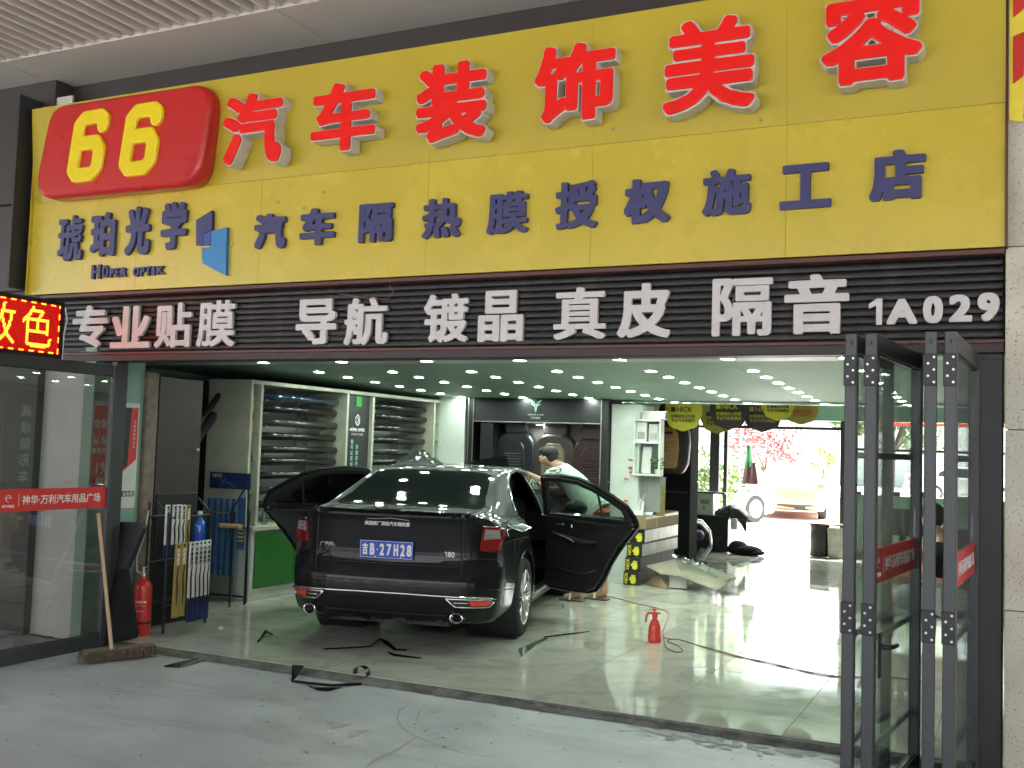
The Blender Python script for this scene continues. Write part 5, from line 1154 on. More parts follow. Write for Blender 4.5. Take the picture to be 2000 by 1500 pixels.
def make_car():
    car=empty('parked_sedan',(-4.66,1.98,FZ),R(90+13.5),'glossy black sedan with blue licence plate and both rear doors open','car')
    # body: hollow skin with door openings and wheel arches cut away
    o=bpy.data.objects.new('b',shm.copy()); COL.objects.link(o)
    s=o.modifiers.new('s','SOLIDIFY'); s.thickness=.03; s.offset=-1
    def cutter(me):
        c=bpy.data.objects.new('c',me); COL.objects.link(c); md=o.modifiers.new('b','BOOLEAN'); md.operation='DIFFERENCE'; md.object=c; md.solver='EXACT'; return c
    cs=[]
    for sd in(1,-1):
        dm=curve_mesh([DOOR],.45,0,xf=None); dm.transform(Matrix.Translation((0,sd*.85,0))@XZ); cs.append(cutter(dm))
        for wx in(0,2.72): b=MB(); b.cyl((wx,sd*.52,.335),(wx,sd*1.2,.335),.385,n=48); cs.append(cutter(b.mesh()))
    bm_=evalmesh(o)
    for c in cs: bpy.data.objects.remove(c)
    bpy.data.objects.remove(o)
    body=link('body',bm_,'paint_black',car,smooth=35)
    # wheel housings, floor pan, cabin
    b=MB()
    for sd in(1,-1):
        for wx in(0,2.72): b.cyl((wx,sd*.50,.335),(wx,sd*.88,.335),.383,n=32,caps=False); b.cyl((wx,sd*.49,.335),(wx,sd*.50,.335),.384,n=32)
    b.box(-.95,3.5,-.50,.50,.20,.23); b.box(.42,2.28,-.86,.86,.20,.26); b.obj('underbody','car_trim',car)
    for sd in(1,-1): box('sill_plate',.45,2.2,sd*.80,sd*.885,.262,.30,'steel',car,bev=.006)
    b=MB(); b.box(.15,.75,-.62,.62,.40,.58,.05); b.box(-.02,.18,-.62,.62,.5,1.08,.05); 
    for y in(-.38,.38): b.box(1.35,1.85,y-.24,y+.24,.38,.56,.05); b.box(1.22,1.36,y-.24,y+.24,.5,1.12,.06); b.box(1.22,1.33,y-.13,y+.13,1.15,1.33,.05); b.box(0,.1,y-.12,y+.12,1.10,1.24,.05)
    b.obj('seats','car_trim',car); box('parcel_shelf',-.52,0.0,-.7,.7,1.02,1.05,'car_trim',car); box('dashboard',2.0,2.35,-.75,.75,.6,.98,'car_trim',car,bev=.04)
    MB().lathe([(.15,-.01),(.175,0),(.15,.01)],24,caps=False,mat=Matrix.Translation((1.95,.38,.95))@Matrix.Rotation(R(65),4,'Y')).obj('steering_wheel','car_trim',car)
    # glass and trims
    rg=smooth_loop([(-.57,-.60),(-.60,0),(-.57,.60),(-.30,.60),(.06,.545),(.22,.48),(.235,0),(.22,-.48),(.06,-.545),(-.30,-.60)],3)
    link('rear_window',patch('top',rg,off=.004,th=.004),'glass_black',car,smooth=50)
    ws=smooth_loop([(2.25,-.62),(2.33,0),(2.25,.62),(1.9,.60),(1.5,.52),(1.42,0),(1.5,-.52),(1.9,-.60)],3)
    link('windscreen',patch('top',ws,off=.004,th=.004),'glass_black',car,smooth=50)
    for sd in(1,-1):
        fw=[(2.12,.985),(1.28,.998),(1.235,1.19),(1.19,1.33),(1.30,1.34),(1.55,1.285),(1.80,1.175),(2.02,1.06)]
        link('front_side_window',patch('side',fw,side=sd,off=.004,th=.004),'glass_black',car,smooth=50)
        l=[(2.14,.98),(1.26,.992)]; 
        for nm,ps,rad,mm in(('waist_trim',[(2.14,.975),(1.7,.983),(1.26,.99)],.006,'chrome'),('roof_trim',[(2.05,1.075),(1.8,1.215),(1.55,1.31),(1.3,1.368),(.98,1.397),(.78,1.402),(.55,1.383),(.36,1.33),(.2,1.245),(.05,1.15),(-.02,1.06)],.0075,'chrome')):
            ribbon('side',ps,rad,.004,sd).obj(nm,mm,car,smooth=True)
        for nm,ps in(('front_door_gap',[(2.16,.98),(2.18,.7),(2.12,.45),(2.05,.28),(1.22,.27)]),('fuel_gap',[(-.45,.85),(-.28,.85),(-.28,.70),(-.45,.70),(-.45,.85)] if sd<0 else None)):
            if ps: ribbon('side',ps,.003,.0002,sd).obj(nm,'black',car)
        MB().box(1.28,1.46,sd*.93-.012,sd*.93+.012,.80,.83,.008).obj('door_handle','chrome',car)
        # mirrors
        m=MB(); m.sph((1.93,sd*1.04,1.0),1,(.075,.12,.085),10); m.box(1.93,1.99,min(sd*.88,sd*.96),max(sd*.88,sd*.96),.94,.97,.008); m.obj('door_mirror','paint_black',car,smooth=True)
        ribbon('side',[(-.92,.50),(-.6,.47),(-.42,.45)],.004,.001,sd).obj('bumper_seam','black',car)
        # shoulder crease highlight line
        ribbon('side',[(-.9,.86),(-.3,.85),(0,.845)],.0035,.0,sd).obj('shoulder_crease','paint_black',car,smooth=True)
        # arch lip
        ribbon('side',arc(0,.335,.392,-2,182,40),.007,.0,sd).obj('arch_lip','paint_black',car,smooth=True)
        # tail lamp: body side wrap plus rear facing lens
        ll=[(-.995,.985),(-.72,.975),(-.62,.955),(-.70,.88),(-.88,.80),(-.985,.775)]
        t=link('tail_lamp',patch('rear',[(sd*.74,.985),(sd*.86,.975),(sd*.875,.90),(sd*.86,.80),(sd*.78,.785),(sd*.715,.80),(sd*.725,.90)][::sd],off=.010,th=.012,step=.03),'lamp_red',car,smooth=40)
        link('lamp_window',patch('rear',[(sd*.75,.965),(sd*.845,.96),(sd*.855,.89),(sd*.74,.885)][::sd],off=.013,th=.004,step=.03),'lamp_clear',t,smooth=40)
        for zz_ in(.945,.915): ribbon('rear',[(sd*.75,zz_),(sd*.845,zz_-.01)],.004,.015).obj('lamp_rib','chrome',t)
        ribbon('rear',[(sd*.735,.99),(sd*.865,.98),(sd*.88,.90)],.005,.006).obj('lamp_bezel','chrome',t,smooth=True)
        ribbon('rear',[(sd*.62,.735),(sd*.80,.73),(sd*.86,.72)],.004,.002).obj('lamp_seam','black',car)
        # bumper insert with reflector
        ins=[(sd*.50,.435),(sd*.80,.425),(sd*.835,.40),(sd*.80,.365),(sd*.57,.372)]
        bi=link('bumper_insert',patch('rear',ins[::sd],off=.004,th=.006,step=.04),'car_trim',car,smooth=40)
        link('reflector',patch('rear',[(sd*.665,.42),(sd*.80,.415),(sd*.815,.398),(sd*.79,.378),(sd*.68,.382)][::sd],off=.012,th=.01,step=.04),'lamp_red_bright',bi,smooth=40)
        ribbon('rear',ins+[ins[0]],.007,.006).obj('chrome_surround','chrome',bi,smooth=True)
        ribbon('rear',[(sd*.56,.405),(sd*.66,.403)],.005,.010).obj('chrome_bar','chrome',bi,smooth=True)
        # exhaust
        e=MB(); e.lathe([(.036,0),(.040,.002),(.042,.09),(.030,.09),(.030,.012),(.036,0)],24,caps=False,mat=Matrix.Translation((-1.13,sd*.60,.295))@Matrix.Rotation(R(90),4,'Y')@Matrix.Scale(1.3,4,(0,1,0))); e.obj('exhaust_tip','chrome',car,smooth=40)
    ribbon('rear',[(-.845,.425),(-.78,.44),(-.5,.452),(-.2,.458),(.2,.458),(.5,.452),(.78,.44),(.845,.425)],.008,.006).obj('bumper_strip','chrome',car,smooth=True)
    ribbon('rear',[(-.5,.30),(.5,.30)],.006,.0).obj('lower_lip','car_trim',car)
    # trunk lid gaps, plate, lettering
    ribbon('rear',[(-.60,1.04),(-.61,.9),(-.615,.78),(-.60,.70),(-.55,.672),(.55,.672),(.60,.70),(.615,.78),(.61,.9),(.60,1.04)],.0035,.0).obj('boot_gap','black',car)
    for sd in(1,-1): ribbon('top',[(-1.03,sd*.60),(-.85,sd*.64),(-.6,sd*.655),(-.5,sd*.64)],.0035,.0).obj('boot_gap','black',car)
    rec=link('plate_recess',patch('rear',smooth_loop([(-.40,.865),(.40,.865),(.46,.80),(.43,.70),(-.43,.70),(-.46,.80)],2),off=.003,th=.004,step=.06),'paint_black',car,smooth=40)
    p=empty('number_plate',(-1.070,0.0,.782),-PI/2); p.parent=car
    box('plate',-.22,.22,-.002,.002,-.07,.07,'plate_blue',p,bev=.001)
    b=MB(); 
    for a in((-.214,.214,-.065,-.0625),(-.214,.214,.0625,.065),(-.214,-.2115,-.0624,.0624),(.2115,.214,-.0624,.0624)): b.box(a[0],a[1],-.0034,-.0022,a[2],a[3])
    b.obj('plate_border','text_white',p)
    for ch,x,w in(('吉',-.175,.052),('B',-.115,.045),('2',-.035,.045),('7',.022,.045),('H',.080,.045),('2',.135,.045),('8',.188,.045)):
        link('plate_character',glyph(ch,w*.9,.092,.0045,.004,extrude=.0008,bevel=.0003,res=60),'text_white',p,(x,-.0036,0))
    MB().cyl((-.073,-.0045,0),(-.073,-.0022,0),.006,n=12).obj('plate_dot','text_white',p)
    for x in(-.09,.12): MB().cyl((x,-.006,-.055),(x,-.0022,-.055),.006,n=10).obj('plate_screw','steel',p)
    def decal(s,y,z,w,m,bold=.0006,h=None):
        q,nrm=hit('rear',y,z); o=link('lettering',txt(s,w=w,h=h,th=.002,bold=bold),m,car,(q.x-.010,q.y,q.z),rot=(0,0,-PI/2))
    # local y left; text faces -x : rotation -90deg about z maps text x -> -y
    decal('美国原厂顶级汽车隔热膜',.0,.985,.37,'text_white',.0008)
    decal('Suntek Matrix',.0,1.022,.30,'text_grey',.001,h=.022) if False else None
    ribbon('rear',[(.17,1.018),(.05,1.022),(-.03,1.03),(-.18,1.018)],.0022,.002).obj('film_logo','text_grey',car)
    decal('广汽传祺',.50,.80,.15,'text_grey',.0008); decal('280',-.50,.765,.085,'text_white',.001)
    # shark-less aerial, roof seams
    # wheels
    def wheel(x,sd):
        w=empty('wheel',(x,sd*.80,.335),0 if sd<0 else PI); w.parent=car       # outer face towards -y
        b=MB(); rot=Matrix.Rotation(PI/2,4,'X')
        b.lathe([(.235,-.095),(.26,-.105),(.31,-.108),(.328,-.09),(.335,-.06),(.335,.06),(.328,.09),(.31,.108),(.26,.105),(.235,.095),(.235,-.095)],48,mat=rot,caps=False); b.obj('tyre','tyre',w,smooth=50)
        b=MB()
        for k in range(4): b.lathe([(.3352,-.063+.038*k),(.3358,-.061+.038*k),(.3358,-.055+.038*k),(.3352,-.053+.038*k)],48,mat=rot)
        b=MB(); b.lathe([(.222,.092),(.240,.100),(.240,.108),(.226,.106),(.215,.085),(.21,-.06),(.232,-.095),(.236,-.095),(.236,.09)],48,mat=rot,caps=False)
        for k in range(10):
            a=2*PI*k/10
            for da in(-.05,.05):
                p0=(.045*math.cos(a+da*3),-.080,.045*math.sin(a+da*3)); p1=(.222*math.cos(a+da*1.6),-.098,.222*math.sin(a+da*1.6)); b.tube([p0,((p0[0]+p1[0])/2,-.094,(p0[2]+p1[2])/2),p1],[.013,.010,.011],6)
        b.lathe([(0,.09),(.03,.094),(.055,.085),(.06,.05),(0,.05)],20,mat=rot); b.obj('rim','alloy',w,smooth=40)
        b=MB(); b.lathe([(0,.02),(.155,.02),(.155,.03),(0,.03)],32,mat=rot); b.obj('brake_disc','steel',w)
        b=MB(); b.box(-.165,-.07,-.065,.0,-.09,.12,.015) if x<1 else b.box(.07,.165,-.065,.0,-.1,.1,.015); b.obj('brake_caliper','lamp_red_bright',w)
    for x in(0,2.72):
        for sd in(1,-1): wheel(x,sd)
    # rear doors, hinged at the B pillar
    hx=1.16
    for sd in(1,-1):
        hp,_=hit('side',hx,.6,sd); d=empty('rear_door',(hx,hp.y-sd*.01,0),R(57)*sd*1.0 if sd<0 else R(57)); d.parent=car
        d.rotation_euler=(0,0,(-R(57) if sd>0 else R(57)))
        inv=Matrix.Translation((-hx,-(hp.y-sd*.01),0))
        sk=patch('side',DOOR,[DWIN],off=0,th=.028,side=sd,step=.05); sk.transform(inv); link('door_skin',sk,'paint_black',d,smooth=40)
        inner=[(x*.985+.012 if x<1 else x-.02,z) for x,z in DOOR if z<1.06]
        dn=[p for p in DOOR if p[1]<1.0]; lo=[p for p in DOOR]
        trim=[(1.15,.995),(1.155,.6),(1.145,.31),(1.09,.285),(.9,.28),(.61,.29),(.52,.325),(.45,.43),(.38,.58),(.27,.735),(.15,.855),(.075,.94),(.06,.985)]
        tm=patch('side',trim,off=-.028,th=.045,side=sd,step=.06); tm.transform(inv); t=link('door_trim',tm,'car_trim',d,smooth=40)
        fr=[(1.13,.998),(1.09,1.17),(1.025,1.34),(.99,1.362),(.8,1.368),(.56,1.347),(.395,1.295),(.235,1.208),(.10,1.12),(.06,1.03),(.07,.998),(.15,.998)]
        fm=patch('side',smooth_loop(fr,1),[DWIN],off=-.026,th=.022,side=sd,step=.06); fm.transform(inv); link('window_frame',fm,'car_trim',d,smooth=40)
        gm=patch('side',[(1.08,.99),(1.035,1.18),(.99,1.315),(.96,1.329),(.78,1.334),(.57,1.317),(.42,1.269),(.27,1.185),(.145,1.10),(.125,1.03),(.16,.99)],off=-.012,th=.004,side=sd,step=.06); gm.transform(inv); link('pane',gm,'tint_light' if sd<0 else 'tint',d,smooth=40)
        def ins(a,b,dy): 
            q,_=hit('side',a,b,sd); return (q.x-hx,q.y-(hp.y-sd*.01)-sd*dy,q.z)
        MB().tube([ins(.42,1.0,.022),ins(.40,1.15,.022),ins(.385,1.255,.022)],.011,6).obj('quarter_bar','car_trim',d)
        b=MB(); b.tube([ins(1.02,.80,.085),ins(.85,.775,.10),ins(.65,.755,.10),ins(.5,.76,.085)],[.016,.024,.024,.012],8); b.obj('armrest','car_trim',d,smooth=True)
        MB().tube([ins(1.03,.815,.10),ins(.9,.79,.118),ins(.78,.765,.122),ins(.75,.745,.115)],.007,6).obj('armrest_trim','steel',d,smooth=True)
        MB().tube([ins(.80,.905,.080),ins(.80,.875,.080)],.006,6).obj('lock_pull','chrome',d)
        MB().box(*(lambda q:(q[0]-.05,q[0]+.05,q[1]-.006,q[1]+.006,q[2]-.012,q[2]+.012))(ins(.95,.90,.078)),.004).obj('inner_handle','steel',d)
        b=MB(); b.tube([ins(1.10,.52,.08),ins(.9,.46,.085),ins(.65,.45,.085),ins(.5,.50,.08)],.010,6); b.obj('pocket_edge','car_trim',d,smooth=True)
        b=MB(); b.tube([ins(1.14,.30,.012),ins(.9,.27,.012),ins(.62,.28,.012),ins(.5,.33,.012),ins(.43,.45,.012),ins(.33,.62,.012),ins(.2,.78,.012),ins(.07,.93,.012),ins(.045,1.03,.012)],.009,6); b.obj('door_seal','black',d,smooth=True)
        MB().box(*(lambda q:(q[0]-.004,q[0]+.012,q[1]-.03,q[1]+.03,q[2]-.04,q[2]+.04))(ins(.085,.95,.03)),.003).obj('latch','steel',d)
        MB().box(*(lambda q:(q[0]-.09,q[0]+.09,q[1]-.012,q[1]+.012,q[2]-.012,q[2]+.012))(ins(.28,.87,-.025)),.008).obj('outer_handle','chrome',d)
    return car
m_('glass_black',(.006,.008,.008),.04,coat=0,var=.03,rvar=.02,spec=.45); m_('lamp_red_bright',(.75,.05,.03),.2,coat=.5)
CAR=make_car()
# --- plastic film heap and tools left on the roof and boot
def on_car(x,y,z=0,up=0.0):
    p,nrm=hit('top',x,y); v=Vector((p.x,p.y,p.z+up)); return CAR_M@v
bpy.context.view_layer.update(); CAR_M=CAR.matrix_world.copy()
b=MB(); vs=[];fs=[]; nx,ny=22,12
for i in range(nx):
    for k in range(ny):
        x=.42+.38*i/(nx-1); y=.50-.42*k/(ny-1)
        e_=math.sin(i/(nx-1)*PI)*math.sin(k/(ny-1)*PI); q=on_car(x+random.uniform(-.008,.008),y+random.uniform(-.01,.01),up=.006+.15*e_*random.uniform(.35,1.1)); vs.append(tuple(q))
for i in range(nx-1):
    for k in range(ny-1): fs.append((i*ny+k,i*ny+k+1,(i+1)*ny+k+1,(i+1)*ny+k))
b.raw(vs,fs); o=b.obj('plastic_film','film_wrap'if 'film_wrap' in M else 'film'); tag(o,'crumpled clear plastic film heaped on the car roof','plastic film')
b=MB(); vs=[];fs=[]
for i in range(30):
    for k in range(3):
        x=.50+.02*k; y=.05-.62*i/29; q=on_car(x,y,up=.006+.018*random.random()); vs.append(tuple(q))
for i in range(29):
    for k in range(2): fs.append((i*3+k,i*3+k+1,i*3+k+4,i*3+k+3))
b.raw(vs,fs); o=b.obj('backing_film','film'); tag(o,'thin clear backing film trailing across the roof edge','plastic film')
b=MB(); pts=[on_car(1.45,-.1,up=.02),on_car(1.5,-.3,up=.18),on_car(1.55,-.42,up=.2)]
q=[on_car(1.6,.25,up=.02),on_car(1.6,-.05,up=.10),on_car(1.6,-.35,up=.16),on_car(1.5,-.40,up=.02),on_car(1.5,.1,up=.01)]
b.raw([tuple(v) for v in q],[(0,1,4),(1,2,3,4)]); o=b.obj('tint_sheet','tint'); tag(o,'dark curved sheet of tint film held up over the windscreen','window film')
# film offcut on the right rear wing
p_,n_=hit('side',-.45,.99,-1)
b=MB(); vs=[CAR_M@Vector(v) for v in ((-.42,-.80,1.035),(-.30,-.93,.98),(-.36,-1.02,.955),(-.58,-.985,.93),(-.62,-.86,.975))]
b.raw([tuple(v) for v in vs],[(0,1,4),(1,2,3,4)]); b.raw([(v.x,v.y,v.z-.003) for v in vs],[(4,1,0),(4,3,2,1)]); o=b.obj('film_offcut','scrap'); tag(o,'shiny black film offcut draped over the right rear wing','film offcut')
# --- cars outside at the back, sharing the body shape
def simple_car(loc,rz,mm,label):
    r=empty('parked_car',loc,rz,label,'car')
    me=shm.copy(); me.materials.clear(); link('body',me,mm,r,smooth=35)
    for sd in(1,-1):
        link('side_window',patch('side',[(2.1,.985),(.15,1.01),(.2,1.17),(.5,1.32),(.9,1.35),(1.3,1.33),(1.8,1.16)],side=sd,step=.12),'glass_black',r,smooth=50)
        for wx in(0,2.72):
            b=MB(); b.cyl((wx,sd*.70,.335),(wx,sd*.915,.335),.335,n=28); b.obj('tyre','tyre',r,smooth=50); MB().cyl((wx,sd*.914,.335),(wx,sd*.922,.335),.22,n=24).obj('rim','alloy',r)
        link('tail_lamp',patch('rear',[(sd*.58,.95),(sd*.85,.94),(sd*.85,.80),(sd*.62,.80)][::sd],off=.008,step=.1),'lamp_red_bright',r,smooth=40)
    link('rear_window',patch('top',[(-.55,-.58),(-.55,.58),(.18,.48),(.18,-.48)],step=.12),'glass_black',r,smooth=50)
    link('bumper_dark',patch('rear',[(-.6,.40),(.6,.40),(.6,.26),(-.6,.26)],step=.12),'car_trim',r,smooth=50)
    return r
q=(-5.360,22.658,0.000); simple_car((q[0],q[1],0),R(100),'orange_car','orange red car parked beyond the back doorway, seen from behind')
q=(-5.179,15.122,0.000); simple_car((q[0]-2.6,q[1]+2.5,0),R(60),'white_car','white car parked just outside the back doorway at the left')
q=(-3.960,34.340,0.000); simple_car((q[0]+1.0,q[1]+6,0),R(10),'white_car','white car seen through the window behind the folding doors')
# ================================================================== PEOPLE
def tubeskin(chain,parent_idx=None): pass
def person_worker():
    P=empty('person',(0,0,0),0,'man in white patterned sleeve T-shirt leaning over the front of the black car','person')
    F1=(-4.230,4.302,0.050); F2=(-4.163,4.635,0.050)
    # world positions
    ft1=Vector((-4.16,4.36,FZ)); ft2=Vector((-3.98,4.62,FZ))
    hip=Vector((-4.02,4.46,.98)); 
    ch=Vector((-4.360,4.460,1.330)); sh_c=Vector((-4.440,4.440,1.428)); neck=Vector((-4.509,4.440,1.492)); head=Vector((-4.586,4.430,1.557)); 
    d=(ch-hip)
    V=[];E=[];Rr=[]
    def add(p,r,par=None):
        V.append(Vector(p));Rr.append(r); 
        if par is not None: E.append((par,len(V)-1))
        return len(V)-1
    pel=add(hip,.125); 
    sp1=add(hip.lerp(ch,.4)+Vector((.02,0,.0)),.125,pel); sp2=add(ch,.14,sp1); nk0=add(sh_c.lerp(neck,.4),.085,sp2); nk=add(neck,.055,nk0)
    jaw=add(neck.lerp(head,.55)+Vector((-.02,0,-.02)),.066,nk); hd=add(head+Vector((0,0,.0)),.090,jaw); cr=add(head+Vector((.012,0,.06)),.078,hd)
    nose=add(head+Vector((-.095,-.02,-.035)),.016,hd); 
    # arms: both reach forward to the left over the windscreen
    for s in(-1,1):
        so_=sh_c+Vector((.0,s*.17,-.03)); shd=add(so_,.062,nk0 if False else sp2)
        el=add(so_+Vector((-.17,s*.05,-.20)) if s<0 else so_+Vector((-.22,s*.02,-.14)),.043,shd); wr=add(so_+(Vector((-.40,-.05*s,-.13)) if s<0 else Vector((-.48,-.06,-.02))),.029,el)
        base=V[wr]; pm=add(base+Vector((-.045,0,0)),.034,wr)
        for k in range(4): 
            a=add(base+Vector((-.10,(k-1.5)*.022,-.005)),.010,pm); add(base+Vector((-.135-.008*(k in(1,2)),(k-1.5)*.024,-.022)),.0085,a)
        th_=add(base+Vector((-.05,-.035,.01)),.011,wr); add(base+Vector((-.085,-.05,-.005)),.009,th_)
    for s,ft in((-1,ft1),(1,ft2)):
        hj=add(hip+Vector((.0,s*.10,-.06)),.095,pel); kn=add(hip.lerp(ft,.5)+Vector((-.05,s*.07,.02)),.060,hj); cf=add(kn and hip.lerp(ft,.70)+Vector((-.0,s*.08,0)),.056,kn); an=add(ft+Vector((.03,0,.085)),.038,cf); hl=add(ft+Vector((.04,0,.035)),.034,an); bl=add(ft+Vector((-.09,-.03,.03)),.036,an); add(ft+Vector((-.15,-.05,.025)),.026,bl)
    me=skin(V,E,Rr,0,2); link('body',me,'skin',P,smooth=True)
    # shirt
    V2=[hip+Vector((.01,0,.03)),hip.lerp(ch,.35)+Vector((.045,0,0)),hip.lerp(ch,.7)+Vector((.03,0,0)),ch,sh_c.lerp(neck,.15)]; E2=[(0,1),(1,2),(2,3),(3,4)]; R2=[(.165,.15),(.165,.15),(.165,.16),(.165,.15),(.10,.095)]
    for s in(-1,1):
        a=len(V2); V2.append(sh_c+Vector((-.0,s*.17,-.03))); E2.append((3,a)); R2.append(.085); V2.append(sh_c+Vector((-.09,s*.20,-.13))); E2.append((a,a+1)); R2.append(.088)
    sm_=skin(V2,E2,R2,1,2); link('shirt',sm_,'shirt_print',P,smooth=True)
    V3=[hip+Vector((0,0,.04)),hip+Vector((0,0,-.06))];E3=[(0,1)];R3=[(.15,.14),(.15,.14)]
    for s,ft in((-1,ft1),(1,ft2)): a=len(V3); V3+= [hip+Vector((0,s*.095,-.16)),hip.lerp(ft,.48)+Vector((-.04,s*.07,.02))]; E3+=[(1,a),(a,a+1)]; R3+=[.115,.10]
    link('shorts',skin(V3,E3,R3,0,2),'shorts',P,smooth=True)
    MB().lathe([(.150,-.012),(.153,0),(.150,.03),(.14,.03)],20,c=hip+Vector((.0,0,.02))).obj('waistband','orange',P,smooth=True)
    # hair cap, ear, brow, eye, mouth
    b=MB(); b.sph(head+Vector((.022,0,.050)),1,(.098,.088,.075),10); b.sph(head+Vector((.055,0,.012)),1,(.060,.078,.080),8); b.sph(head+Vector((-.045,0,.068)),1,(.060,.070,.042),8); b.obj('hair','hair',P,smooth=True)
    b=MB()
    for s in(-1,1): b.sph(head+Vector((.005,s*.088,-.015)),1,(.018,.010,.030),6)
    b.obj('ears','skin',P,smooth=True)
    b=MB()
    for s in(-1,1): b.sph(head+Vector((-.080,s*.035,.0)),.011,n=5)
    b.obj('eyes','text_white',P); b=MB()
    for s in(-1,1): b.sph(head+Vector((-.089,s*.035,.0)),.006,n=5); b.box(head.x-.088,head.x-.08,head.y+s*.035-.02,head.y+s*.035+.02,head.z+.016,head.z+.022)
    b.obj('brows','hair',P); MB().box(head.x-.082,head.x-.070,head.y-.025,head.y+.025,head.z-.075,head.z-.068,.003).obj('mouth','brown_leather',P)
    for ft in(ft1,ft2):
        b=MB(); b.box(ft.x-.19,ft.x+.08,ft.y-.075,ft.y+.035,FZ,FZ+.022,.008); o=b.obj('sandal','sandal',P)
        MB().tube([(ft.x-.06,ft.y-.085,FZ+.02),(ft.x-.07,ft.y-.05,FZ+.075),(ft.x-.08,ft.y+.0,FZ+.07),(ft.x-.07,ft.y+.035,FZ+.02)],.014,8).tube([(ft.x-.07,ft.y-.03,FZ+.075),(ft.x-.14,ft.y-.03,FZ+.05)],.012,8).obj('strap','box_white',o)
    return P
def shirt_mat():
    m,nt,b=new_mat('shirt_print'); g=N(nt,'ShaderNodeNewGeometry'); n=N(nt,'ShaderNodeTexNoise'); n.inputs['Scale'].default_value=26; n.inputs['Detail'].default_value=3
    nt.links.new(g.outputs['Position'],n.inputs['Vector'])
    mr=N(nt,'ShaderNodeMapRange'); mr.inputs[1].default_value=.50; mr.inputs[2].default_value=.54; nt.links.new(n.outputs[0],mr.inputs[0])
    # printed sleeves only: the cloth beyond the shoulder seam (towards the arms)
    sx=N(nt,'ShaderNodeSeparateXYZ'); nt.links.new(g.outputs['Position'],sx.inputs[0])
    c=N(nt,'ShaderNodeMath',operation='SUBTRACT'); c.inputs[1].default_value=4.44; nt.links.new(sx.outputs['Y'],c.inputs[0]); ab=N(nt,'ShaderNodeMath',operation='ABSOLUTE'); nt.links.new(c.outputs[0],ab.inputs[0])
    gt=N(nt,'ShaderNodeMath',operation='GREATER_THAN'); gt.inputs[1].default_value=.135; nt.links.new(ab.outputs[0],gt.inputs[0])
    gz_=N(nt,'ShaderNodeMath',operation='GREATER_THAN'); gz_.inputs[1].default_value=1.30; nt.links.new(sx.outputs['Z'],gz_.inputs[0])
    lx_=N(nt,'ShaderNodeMath',operation='LESS_THAN'); lx_.inputs[1].default_value=SLX; nt.links.new(sx.outputs['X'],lx_.inputs[0])
    m1=N(nt,'ShaderNodeMath',operation='MULTIPLY'); nt.links.new(gt.outputs[0],m1.inputs[0]); nt.links.new(gz_.outputs[0],m1.inputs[1])
    m2=N(nt,'ShaderNodeMath',operation='MULTIPLY'); nt.links.new(m1.outputs[0],m2.inputs[0]); nt.links.new(lx_.outputs[0],m2.inputs[1])
    m3=N(nt,'ShaderNodeMath',operation='MULTIPLY'); nt.links.new(m2.outputs[0],m3.inputs[0]); nt.links.new(mr.outputs[0],m3.inputs[1])
    mx=N(nt,'ShaderNodeMix',data_type='RGBA'); mx.inputs[6].default_value=(.44,.57,.48,1); mx.inputs[7].default_value=(.05,.06,.06,1); nt.links.new(m3.outputs[0],mx.inputs[0]); nt.links.new(mx.outputs[2],b.inputs['Base Color']); b.inputs['Roughness'].default_value=.85
    n2=N(nt,'ShaderNodeTexNoise'); n2.inputs['Scale'].default_value=9; nt.links.new(g.outputs['Position'],n2.inputs['Vector']); bp=N(nt,'ShaderNodeBump'); bp.inputs['Strength'].default_value=.6; bp.inputs['Distance'].default_value=.03; nt.links.new(n2.outputs[0],bp.inputs['Height']); nt.links.new(bp.outputs[0],b.inputs['Normal'])
    M['shirt_print']=m
SLX=(-4.320,4.300,1.433)[0]
shirt_mat(); person_worker()
